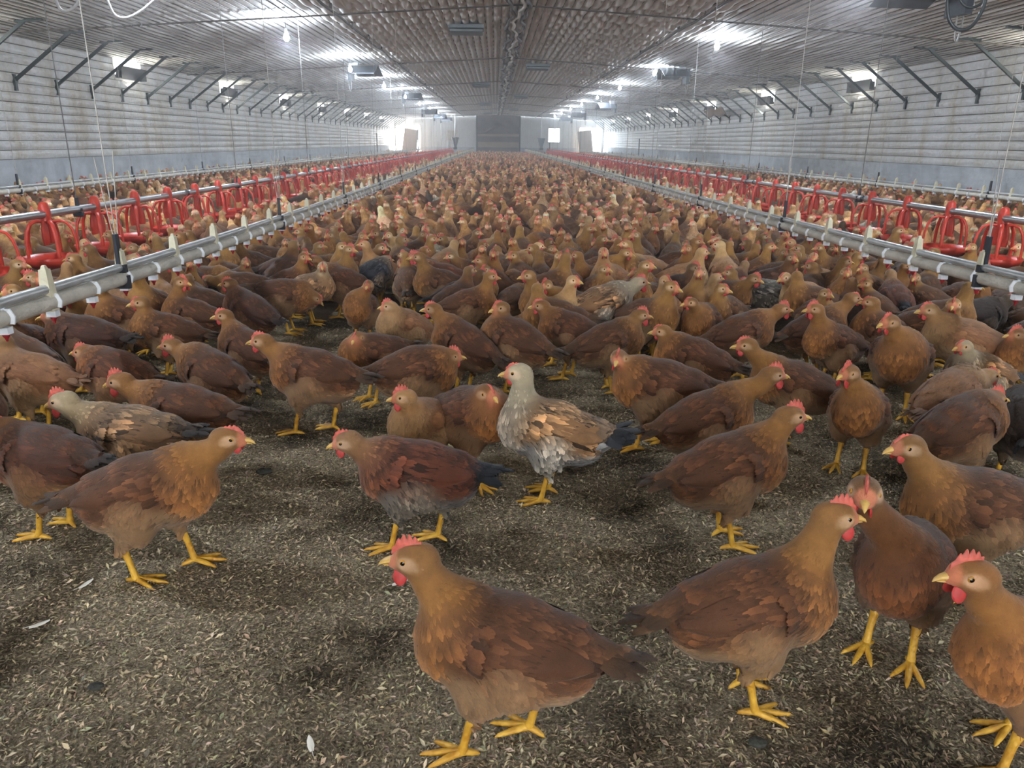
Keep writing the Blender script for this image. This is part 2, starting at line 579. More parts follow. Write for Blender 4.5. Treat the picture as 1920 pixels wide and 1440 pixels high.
for k_, p_ in PAL.items():
    for q_ in p_:
        if isinstance(p_[q_], tuple):
            c_ = np.array(p_[q_], float) / 255.0
            g_ = c_.mean() * np.array([1.06, 1.0, .92])
            p_[q_] = (c_ * .90 + g_ * .10) * (np.array([.99, 1.03, .90]) if k_ in ('brown', 'dark', 'darkhood') else np.array([1.02, 1.0, .97])) * (.80 if k_ in ('brown', 'dark', 'partridge', 'darkhood') else .86)

BZ = 0.215  # height of the body's middle


def pose_frames(pose):
    Rb = rotmat('Y', -R_(pose.get('pitch', 12)))
    hd = np.array(pose['hd'], float)
    hd /= np.linalg.norm(hd)
    y = np.cross([0, 0, 1.0], hd); y /= np.linalg.norm(y)
    z = np.cross(hd, y)
    Rh = np.stack([hd, y, z], 1)
    return Rb, Rh


def bezier(p0, p1, p2, p3, n):
    t = np.linspace(0, 1, n)[:, None]
    return (1 - t) ** 3 * p0 + 3 * (1 - t) ** 2 * t * p1 + 3 * (1 - t) * t * t * p2 + t ** 3 * p3


class HenField:
    def __init__(s, pose):
        s.Rb, s.Rh = pose_frames(pose)
        s.C = np.array([0, 0, BZ])
        s.H = np.array(pose['H'], float)
        hd = s.Rh[:, 0]
        B = lambda x, y, z: s.C + s.Rb @ np.array([x, y, z])
        s.B = B
        p0 = B(.078, 0, .022)
        p3 = s.H - hd * .012 - np.array([0, 0, .006])
        up = (p3 - p0); Ln = np.linalg.norm(up); up /= Ln
        p1 = p0 + (s.Rb @ np.array([.62, 0, .78])) * Ln * .36
        mixv = up * .55 + np.array([0, 0, .55]) + hd * -.05
        mixv /= np.linalg.norm(mixv)
        p2 = p3 - mixv * Ln * .36
        s.N = bezier(p0, p1, p2, p3, 8)
        t = np.linspace(0, 1, 8)
        s.Nr = .056 * (1 - t) ** 1.7 + .0285 * (1 - (1 - t) ** 1.7)
        s.feet = pose['feet']
        s.puff = pose.get('puff', 1.0)
        s.th = []
        for sg, ft in zip((1, -1), s.feet):
            hip = B(-.015, sg * .042, -.028)
            hock = np.array([ft[0] - .022 - .3 * ft[2], sg * .036 + .4 * (ft[1] - sg * .036), .094 + ft[2] * .8])
            s.th.append((hip, hock))

    def parts(s, P):
        P = P.astype(np.float32)
        pf = s.puff
        e1 = sd_ell(P, s.B(0, 0, 0), s.Rb, (.130, .077 * pf, .085 * pf))
        e2 = sd_ell(P, s.B(.072, 0, -.012), s.Rb, (.082, .071 * pf, .078 * pf))
        e3 = sd_ell(P, s.B(-.066, 0, -.018), s.Rb, (.084, .066 * pf, .066 * pf))
        e4, _ = sd_cap(P, s.B(-.105, 0, .020), s.B(-.172, 0, .030), .042, .018)
        body = smin(smin(smin(e1, e2, .03), e3, .03), e4, .035)
        nk = None
        s_t = None
        for i in range(len(s.N) - 1):
            d, t = sd_cap(P, s.N[i], s.N[i + 1], s.Nr[i], s.Nr[i + 1])
            tt = (i + t) / (len(s.N) - 1)
            if nk is None: nk = d; s_t = tt
            else:
                s_t = np.where(d < nk, tt, s_t)
                nk = np.minimum(nk, d)
        h1 = sd_ell(P, s.H, s.Rh, (.036, .0225, .026))
        h2, _ = sd_cap(P, s.H + s.Rh @ np.array([.014, 0, -.004]), s.H + s.Rh @ np.array([.034, 0, -.008]), .017, .009)
        head = smin(h1, h2, .012)
        th = None
        for hip, hock in s.th:
            mid = hip * .45 + hock * .55 + np.array([.018, 0, .006])
            a, _ = sd_cap(P, hip, mid, .054 * pf, .040)
            b, _ = sd_cap(P, mid, hock, .040, .014)
            d = np.minimum(a, b)
            th = d if th is None else np.minimum(th, d)
        return body, nk, head, th, s_t

    def sdf(s, P):
        body, nk, head, th, _ = s.parts(P)
        return smin(smin(smin(nk, head, .014), body, .030), th, .03)

    def normal(s, P, e=.002):
        g = np.stack([s.sdf(P + np.array(d)) - s.sdf(P - np.array(d)) for d in ((e, 0, 0), (0, e, 0), (0, 0, e))], 1)
        return g / (np.linalg.norm(g, axis=1, keepdims=True) + 1e-9)

    def weights(s, P):
        body, nk, head, th, t = s.parts(P)
        D = np.stack([body, nk, head - .004, th], 1)
        W = np.exp(-(D - D.min(1, keepdims=True)) / .009)
        return W / W.sum(1, keepdims=True), t

    def color(s, P, pal, W=None, t=None):
        if W is None: W, t = s.weights(P)
        q = (P - s.C) @ s.Rb
        u = np.clip((q[:, 0] + .17) / .32, 0, 1)[:, None]
        v = np.clip((q[:, 2] + .075) / .15, 0, 1)[:, None]
        side = pal['wing'] * (1 - np.clip((v - .55) / .3, 0, 1)) + pal['back'] * np.clip((v - .55) / .3, 0, 1)
        low = pal['belly']
        k = np.clip((v - .2) / .22, 0, 1); k = k * k * (3 - 2 * k)
        tor = low * (1 - k) + side * k
        kb = np.clip((u - .72) / .16, 0, 1) * np.clip(1.15 - v * .6, 0, 1)
        tor = tor * (1 - kb) + pal['breast'] * kb
        kt = np.clip((.16 - u) / .12, 0, 1)
        tor = tor * (1 - kt) + pal['tail'] * kt
        tn = t[:, None]
        nkc = pal['breast'] * (1 - np.clip(tn / .35, 0, 1)) + pal['neck'] * np.clip(tn / .35, 0, 1)
        # nape a little darker low down where it meets the back
        nkc = nkc * (1 - .25 * np.clip(.3 - tn, 0, .3) / .3 * v)
        kh = np.clip((tn - .8) / .2, 0, 1)
        nkc = nkc * (1 - kh) + pal['head'] * kh
        hq = (P - s.H) @ s.Rh
        hc = np.tile(pal['head'], (len(P), 1))
        fe = np.minimum(np.linalg.norm((hq - np.array([.006, .02, .001])) / np.array([1.45, 2, .95]), axis=1), np.linalg.norm((hq - np.array([.006, -.02, .001])) / np.array([1.45, 2, .95]), axis=1))
        kf = np.clip((.0155 - fe) / .006, 0, 1)[:, None]
        hc = hc * (1 - kf) + np.array([.82, .69, .59]) * kf
        fr = np.clip((hq[:, 0:1] - .022) / .006, 0, 1)
        hc = hc * (1 - fr) + np.array([.80, .50, .38]) * fr
        ea = np.minimum(np.linalg.norm(hq - np.array([-.010, .021, -.005]), axis=1), np.linalg.norm(hq - np.array([-.010, -.021, -.005]), axis=1))
        ke = np.clip((.0095 - ea) / .003, 0, 1)[:, None]
        hc = hc * (1 - ke) + np.array([.86, .80, .76]) * ke
        c = W[:, 0:1] * tor + W[:, 1:2] * nkc + W[:, 2:3] * hc + W[:, 3:4] * pal['thigh']
        face = kf[:, 0] * W[:, 2]
        return c, face

    def flow(s, P, W, t):
        q = (P - s.C) @ s.Rb
        f0 = np.tile(s.Rb @ np.array([-1, 0, -.12]), (len(P), 1))
        idx = np.clip((t * (len(s.N) - 1)).astype(int), 0, len(s.N) - 2)
        f1 = s.N[idx] - s.N[idx + 1]
        f1 /= np.linalg.norm(f1, axis=1, keepdims=True)
        f2 = np.tile(-s.Rh[:, 0] + np.array([0, 0, -.3]), (len(P), 1))
        f3 = np.tile(np.array([-.25, 0, -1.0]), (len(P), 1))
        # breast feathers sweep down and back
        fb = np.clip((q[:, 0:1] - .05) / .06, 0, 1)
        f0 = f0 * (1 - fb) + (s.Rb @ np.array([-.35, 0, -1.0])) * fb
        return W[:, 0:1] * f0 + W[:, 1:2] * f1 + W[:, 2:3] * f2 + W[:, 3:4] * f3


def feathers(mb, P, Nn, D, Ln, Wd, lift, curv, C0, C1, rg, mi=0):
    """overlapping leaf-shaped feathers, all at once"""
    n = len(P)
    D = D - (D * Nn).sum(1, keepdims=True) * Nn
    D /= np.linalg.norm(D, axis=1, keepdims=True) + 1e-9
    S = np.cross(Nn, D)
    ang = rg.normal(0, .13, n)[:, None]
    D, S = D * np.cos(ang) + S * np.sin(ang), S * np.cos(ang) - D * np.sin(ang)
    rows = [(0, .55, 0), (.38, 1.0, .35), (.74, .9, .8), (1.0, .28, 1.0)]
    V = np.zeros((n, 4, 3, 3), np.float32)
    Cc = np.zeros((n, 4, 3, 3), np.float32)
    Ln = Ln[:, None]; Wd = Wd[:, None]
    for i, (sv, wv, cv) in enumerate(rows):
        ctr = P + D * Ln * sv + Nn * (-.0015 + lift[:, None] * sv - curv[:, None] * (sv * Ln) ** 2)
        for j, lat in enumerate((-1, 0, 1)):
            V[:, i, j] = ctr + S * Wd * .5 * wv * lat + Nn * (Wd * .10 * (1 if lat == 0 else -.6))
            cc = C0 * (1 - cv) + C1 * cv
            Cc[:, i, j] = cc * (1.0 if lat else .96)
    idx = np.arange(n)[:, None, None] * 12
    Fq = []
    for i in range(3):
        for j in range(2):
            a = i * 3 + j
            Fq.append([a, a + 1, a + 4, a + 3])
    Fq = (np.array(Fq)[None] + idx).reshape(-1, 4)
    mb.add(V.reshape(-1, 3), Fq, mi, np.clip(Cc.reshape(-1, 3), 0, 1))


def leg_geo(mb, ft, sg, hf, mi=1):
    fx, fy, lf = ft
    hip, hock = hf.th[0 if sg > 0 else 1]
    an = np.array([fx, fy, .014 + lf])
    P = np.array([hock + (hock - an) * .10, hock, hock * .6 + an * .4 + np.array([.002, 0, 0]), hock * .2 + an * .8, an])
    mb.tube(P, [.0105, .0105, .0072, .0072, .0090], 8, mi)
    yaw = sg * .10
    droop = -0.5 if lf > .01 else 0.0
    for a, ln in ((-.52, .060), (0, .072), (.50, .062), (PI + .25 * sg, .031)):
        a += yaw
        d = np.array([math.cos(a), math.sin(a), 0])
        back = abs(a - yaw) > 2
        q = []
        for t_, z in ((0, .014), (.22, .0125), (.48, .0105), (.72, .0080), (.9, .0062), (1.0, .0035)):
            q.append(an * np.array([1, 1, 0]) + d * ln * t_ + np.array([0, 0, z + lf + droop * ln * t_ * t_]))
        mb.tube(q, [.0078, .0066, .0062, .0050, .0036, .0010], 6, mi)


def build_body(name, pose, palname, h, nf, rg, h_low=False):
    pal = PAL[palname]
    hf = HenField(pose)
    allp = np.vstack([hf.N, [hf.H + hf.Rh[:, 0] * .04]])
    lo = np.array([-.22, -.115, .065]); hi = np.array([.17, .115, .33])
    lo = np.minimum(lo, allp.min(0) - .05); hi = np.maximum(hi, allp.max(0) + .05)
    for a, b in hf.th:
        lo = np.minimum(lo, b - .03); hi = np.maximum(hi, b + .03)
    nn = np.ceil((hi - lo) / h).astype(int) + 1
    xs = [lo[i] + h * np.arange(nn[i]) for i in range(3)]
    G = np.stack(np.meshgrid(*xs, indexing='ij'), -1).reshape(-1, 3).astype(np.float32)
    Fg = hf.sdf(G).reshape(nn)
    V, Q = surface_nets(Fg, lo, h)
    V = V.astype(np.float64)
    if not h_low:
        # soft uneven plumage
        nrm = hf.normal(V)
        V = V - nrm * hf.sdf(V)[:, None] * .8
        ph = rg.uniform(0, 6, 3)
        wob = np.sin(V[:, 0] * 55 + ph[0]) * np.sin(V[:, 1] * 48 + ph[1]) * np.sin(V[:, 2] * 60 + ph[2])
        V = V + nrm * (wob * .0022)[:, None]
    W, t = hf.weights(V)
    c, face = hf.color(V, pal, W, t)
    mb = MB()
    if nf:
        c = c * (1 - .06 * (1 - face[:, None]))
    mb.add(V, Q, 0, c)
    if nf:
        ar = V[Q]
        area = np.linalg.norm(np.cross(ar[:, 2] - ar[:, 0], ar[:, 3] - ar[:, 1]), axis=1)
        cen = ar.mean(1)
        Wc, tc_ = hf.weights(cen)
        pr = area * (Wc[:, 0] * 1.0 + Wc[:, 1] * 2.2 + Wc[:, 2] * 1.6 + Wc[:, 3] * 1.1)
        pick = rg.choice(len(Q), nf, p=pr / pr.sum())
        uv = rg.uniform(0, 1, (nf, 2, 1))
        q = ar[pick]
        P = (q[:, 0] * (1 - uv[:, 0]) + q[:, 1] * uv[:, 0]) * (1 - uv[:, 1]) + (q[:, 3] * (1 - uv[:, 0]) + q[:, 2] * uv[:, 0]) * uv[:, 1]
        Wp, tp = hf.weights(P)
        cp, fc = hf.color(P, pal, Wp, tp)
        Nn = hf.normal(P)
        keep = (fc < .25)
        hq = (P - hf.H) @ hf.Rh
        keep &= ~((hq[:, 0] > .016) & (np.abs(hq[:, 2]) < .05) & (Wp[:, 2] > .4))
        P, Wp, tp, cp, Nn = P[keep], Wp[keep], tp[keep], cp[keep], Nn[keep]
        n = len(P)
        Ln = Wp @ np.array([.030, .018, .007, .022])
        Ln *= 1 - .35 * Wp[:, 1] * tp
        Ln *= rg.uniform(.8, 1.2, n)
        Wd = Ln * (Wp @ np.array([.62, .42, .6, .55]))
        lift = Ln * .10 * rg.uniform(.5, 1.5, n)
        curv = Wp @ np.array([6.0, 2.0, 18.0, 4.0])
        j = rg.normal(0, pal['var'], n)[:, None]
        j = np.clip(j, -2.0 * pal['var'], 2.4 * pal['var'])
        # coarse mottling shared by neighbouring feathers
        fr = 40 if pal['var'] > .3 else 16
        pt = np.sin(P[:, 0] * fr + 3) + np.sin(P[:, 1] * fr * 1.2 + 1) + np.sin(P[:, 2] * fr * 1.1)
        m = 1 + j * .8 + pt[:, None] * (.05 if pal['var'] < .3 else .10)
        body_w = np.clip(Wp[:, 0:1] + (.45 if pal['var'] < .3 else 1) * Wp[:, 3:4] + .35 * Wp[:, 1:2], 0, 1)
        m = 1 + (m - 1) * body_w
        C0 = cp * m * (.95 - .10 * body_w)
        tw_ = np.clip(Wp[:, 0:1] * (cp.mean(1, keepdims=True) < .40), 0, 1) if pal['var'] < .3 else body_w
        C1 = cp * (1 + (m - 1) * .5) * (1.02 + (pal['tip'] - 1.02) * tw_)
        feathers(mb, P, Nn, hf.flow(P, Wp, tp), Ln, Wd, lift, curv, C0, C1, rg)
    if not h_low:
        for sg, ft in zip((1, -1), pose['feet']): leg_geo(mb, ft, sg, hf)
        return mb.mesh(name, [MT['plumage'], MT['leg']]), hf
    return (V, Q, c), hf


def build_wing(palname, sg, rg):
    """folded wing in the body frame: a shell with coverts and long flight feathers"""
    pal = PAL[palname]
    mb = MB()
    ns, ntt = 22, 13
    s = np.linspace(0, 1, ns); tt = np.linspace(-1, 1, ntt)
    Sg, Tg = np.meshgrid(s, tt, indexing='ij')

    def surf(S, T):
        x = .092 - .235 * S
        hh = .047 * np.clip(np.sin(PI * np.clip(S, 0, 1) ** .62), 0, 1) ** .65 + .003
        zc = .012 + .014 * S
        z = zc + T * hh
        yb = .076 * np.sqrt(np.clip(1 - (x / .175) ** 2, .05, 1)) * np.sqrt(np.clip(1 - (z / .092) ** 2, .02, 1))
        y = yb - .007 + .015 * np.clip(1 - T ** 2, 0, 1) * np.clip(S * 6, 0, 1)
        return np.stack([x, sg * y, z], -1)
    G = surf(Sg, Tg)
    cc = np.tile(pal['wing'], (ns, ntt, 1)) * (1 - .1 * Tg[..., None])
    mb.grid(G, 0, cc)

    def put(S, T, Ln, Wd, dirv, tone, tip, lift=.05):
        S = np.asarray(S, float); T = np.asarray(T, float)
        P = surf(S, T)
        e = .01
        a = surf(S + e, T) - surf(S - e, T); b = surf(S, T + e) - surf(S, T - e)
        Nn = np.cross(a, b); Nn *= np.sign(Nn[:, 1:2] * sg)
        Nn /= np.linalg.norm(Nn, axis=1, keepdims=True)
        n = len(S)
        j = 1 + np.clip(rg.normal(0, pal['var'] * (.6 if pal['var'] < .3 else 1), n), -.5, .5)[:, None]
        c0 = tone * j * .88
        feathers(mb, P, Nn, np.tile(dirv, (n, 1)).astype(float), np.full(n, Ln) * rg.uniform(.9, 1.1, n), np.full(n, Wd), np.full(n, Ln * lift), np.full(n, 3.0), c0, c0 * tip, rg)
    # flight feathers first (lowest), then coverts over them
    k = 9
    put(np.linspace(.50, .66, k), np.linspace(-.85, .75, k), .098, .021, (-1, 0, .10), pal['wing'] * .92, 1.05, .03)
    k = 8
    put(np.linspace(.44, .54, k), np.linspace(-.8, .8, k), .070, .021, (-1, 0, .0), pal['wing'], 1.12, .05)
    for S0, Ln, kk in ((.34, .052, 10), (.24, .044, 10), (.14, .036, 9), (.06, .030, 7)):
        T0 = np.linspace(-.88, .88, kk)
        put(S0 + .03 * np.abs(T0), T0, Ln, .024, (-1, 0, -.04), pal['wing'] * 1.04 if S0 > .3 else pal['back'] * .5 + pal['wing'] * .55, pal['tip'], .09)
    return mb.mesh('wing', [MT['plumage']])


def build_tail(palname, rg):
    pal = PAL[palname]
    mb = MB()
    P = []; D = []; Nn = []; Ls = []
    for k in range(14):
        a = (k % 7 - 3) / 3.0
        lay = k // 7
        P.append([-.150 + .01 * abs(a), a * .016, .032 + .006 * (1 - lay) - abs(a) * .006])
        D.append([-1, a * .26, .22 - .30 * abs(a) + .06 * lay])
        Nn.append([.2, a * .8, 1])
        Ls.append(.092 - .012 * abs(a) - .02 * (1 - lay))
    n = len(P)
    Nn = np.array(Nn); Nn /= np.linalg.norm(Nn, axis=1, keepdims=True)
    j = 1 + np.clip(rg.normal(0, pal['var'] * .6, n), -.4, .4)[:, None]
    feathers(mb, np.array(P), Nn, np.array(D), np.array(Ls), np.full(n, .024), np.full(n, .004), np.full(n, 2.0), pal['tail'] * j, (pal['tail'] * .4 + pal['tail2'] * .6) * j, rg)
    # downy coverts round the base of the tail
    m = 60
    an = rg.uniform(0, 2 * PI, m); xx = rg.uniform(-.165, -.115, m)
    r = .040 - (-(xx + .105)) * .35
    P = np.stack([xx, np.cos(an) * r * .95, .026 + np.sin(an) * r * .9], 1)
    Nq = np.stack([np.full(m, -.25), np.cos(an), np.sin(an)], 1); Nq /= np.linalg.norm(Nq, axis=1, keepdims=True)
    D = np.tile([-1.0, 0, .05], (m, 1))
    cc = np.where(np.sin(an)[:, None] > -.1, pal['back'] * .6 + pal['tail'] * .4, pal['belly']) * (1 + rg.normal(0, pal['var'] * .5, m)[:, None])
    feathers(mb, P, Nq, D, np.full(m, .036), np.full(m, .02), np.full(m, .003), np.full(m, 3.0), cc, cc * pal['tip'], rg)
    return mb.mesh('tail', [MT['plumage']])


def build_comb(big, rg):
    """a blade with uneven points standing on the crown"""
    mb = MB()
    xs = np.linspace(-.012, .036, 25)
    k = 5
    ph = (xs + .012) / .048
    base = np.where(xs < .022, .022, .022 - (xs - .022) * .75)
    env = np.sin(PI * np.clip(ph * .86 + .10, 0, 1)) ** .7
    hgt = (.007 + .013 * big) * env * (.55 + .45 * np.abs(np.sin(PI * (ph * k + .5)))) * (.85 + .3 * big)
    lev = [(-.004, .0042), (.0, .0036), (.5, .0024), (1.0, .0008)]
    G = []
    prof = []
    for s_ in (1, -1):
        for (lv, th) in (lev if s_ > 0 else lev[::-1]):
            prof.append((lv, s_ * th))
    for lv, th in prof:
        z = base + (lv if lv < 0 else lv * hgt)
        G.append(np.stack([xs + .004 * lv * 0, np.full_like(xs, th) * (1 if True else 0) * np.clip(np.sin(PI * np.clip(ph, .04, .96)) + .25, 0, 1), z], 1))
    G = np.array(G)
    mb.grid(G, 0)
    return mb.mesh('comb', [MT['comb']])


def build_wattle(big):
    mb = MB()
    mb.ell((.020, 0, -.020 - .007 * big), (.009 + .003 * big, .0035, .009 + .007 * big), 12)
    return mb.mesh('wattle', [MT['wattle']])


def build_beak():
    mb = MB()
    P = np.array([[.026, 0, -.003], [.036, 0, -.0035], [.046, 0, -.0060], [.054, 0, -.0105], [.058, 0, -.0150]])
    mb.tube(P, [.0098, .0085, .0062, .0036, .0006], 10, 0, flat=.8)
    P = np.array([[.026, 0, -.0095], [.036, 0, -.0110], [.045, 0, -.0128], [.051, 0, -.0140]])
    mb.tube(P, [.0078, .0060, .0036, .0008], 8, 0, flat=.55)
    return mb.mesh('beak', [MT['beak']])


def build_eye():
    mb = MB()
    n = 12
    a = np.linspace(0, PI / 2, 7)
    b2 = np.linspace(0, 2 * PI, n + 1)
    r = .0053
    # axis along +y, pupil = the innermost rings
    G = np.stack([np.outer(np.sin(a), np.cos(b2)) * r, np.outer(np.cos(a), np.ones_like(b2)) * r * .75, np.outer(np.sin(a), np.sin(b2)) * r], -1)
    mb.grid(G[:4], 1)
    mb.grid(G[3:], 0)
    return mb.mesh('eye', [MT['iris'], MT['pupil']])


HP = {}
for big in (0.25, 0.6, 1.0):
    HP[('comb', big)] = build_comb(big, rng)
    HP[('wattle', big)] = build_wattle(big)
HP['beak'] = build_beak()
HP['eye'] = build_eye()
_wt = {}


def wings_tail(pal):
    if pal not in _wt:
        _wt[pal] = (build_wing(pal, 1, rng), build_wing(pal, -1, rng), build_tail(pal, rng))
    return _wt[pal]


def m4(Rm, t):
    M_ = Matrix.Identity(4)
    for i in range(3):
        for j in range(3): M_[i][j] = float(Rm[i][j])
        M_[i][3] = float(t[i])
    return M_


def hen_parts(root, hf, pal, big, tint, fan=1.0):
    """comb, wattles, beak, eyes, wings and tail, each a child"""
    wl, wr, tl = wings_tail(pal)
    Mb = m4(hf.Rb, hf.C); Mh = m4(hf.Rh, hf.H)
    pf = hf.puff
    out = []
    for me, nm in ((wl, 'wing'), (wr, 'wing')):
        o = link(nm, me, root, Mb @ Matrix.Diagonal((1, pf, 1, 1)))
        o.color = (*tint, 1); out.append(o)
    o = link('tail', tl, root, Mb @ (Matrix.Identity(4) if fan == 1.0 else Matrix.Translation((-.14, 0, .03)) @ Matrix.Rotation(.30, 4, 'Y') @ Matrix.Diagonal((1.0, 1.6, 1.7, 1)) @ Matrix.Translation((.14, 0, -.03)))); o.color = (*tint, 1); out.append(o)
    out.append(link('comb', HP[('comb', big)], root, Mh))
    for sg in (1, -1):
        out.append(link('wattle', HP[('wattle', big)], root, Mh @ Matrix.Translation((0, sg * .006, 0)) @ Matrix.Rotation(sg * .22, 4, 'X')))
        ys_ = np.linspace(.010, .034, 25)
        q_ = hf.sdf((hf.H + np.stack([np.full(25, .0140), sg * ys_, np.full(25, .0045)], 1) @ hf.Rh.T))
        ye_ = ys_[int(np.argmax(q_ > 0))] if (q_ > 0).any() else .022
        e = Mh @ Matrix.Translation((.0140, sg * (ye_ - .0016), .0045)) @ Matrix.Rotation(0 if sg > 0 else PI, 4, 'Z') @ Matrix.Rotation(.0, 4, 'X')
        out.append(link('eye', HP['eye'], root, e))
    out.append(link('beak', HP['beak'], root, Mh))
    return out


def hdvec(deg, pitch):
    a = R_(deg); p = R_(pitch)
    return (math.cos(a) * math.cos(p), math.sin(a) * math.cos(p), math.sin(p))


STAND = [(.022, .042, 0), (.012, -.042, 0)]
STEP_L = [(.070, .036, 0), (-.035, -.040, .0)]
STEP_R = [(-.035, .040, 0), (.070, -.036, 0)]
LIFT_L = [(.055, .038, .030), (.004, -.034, 0)]

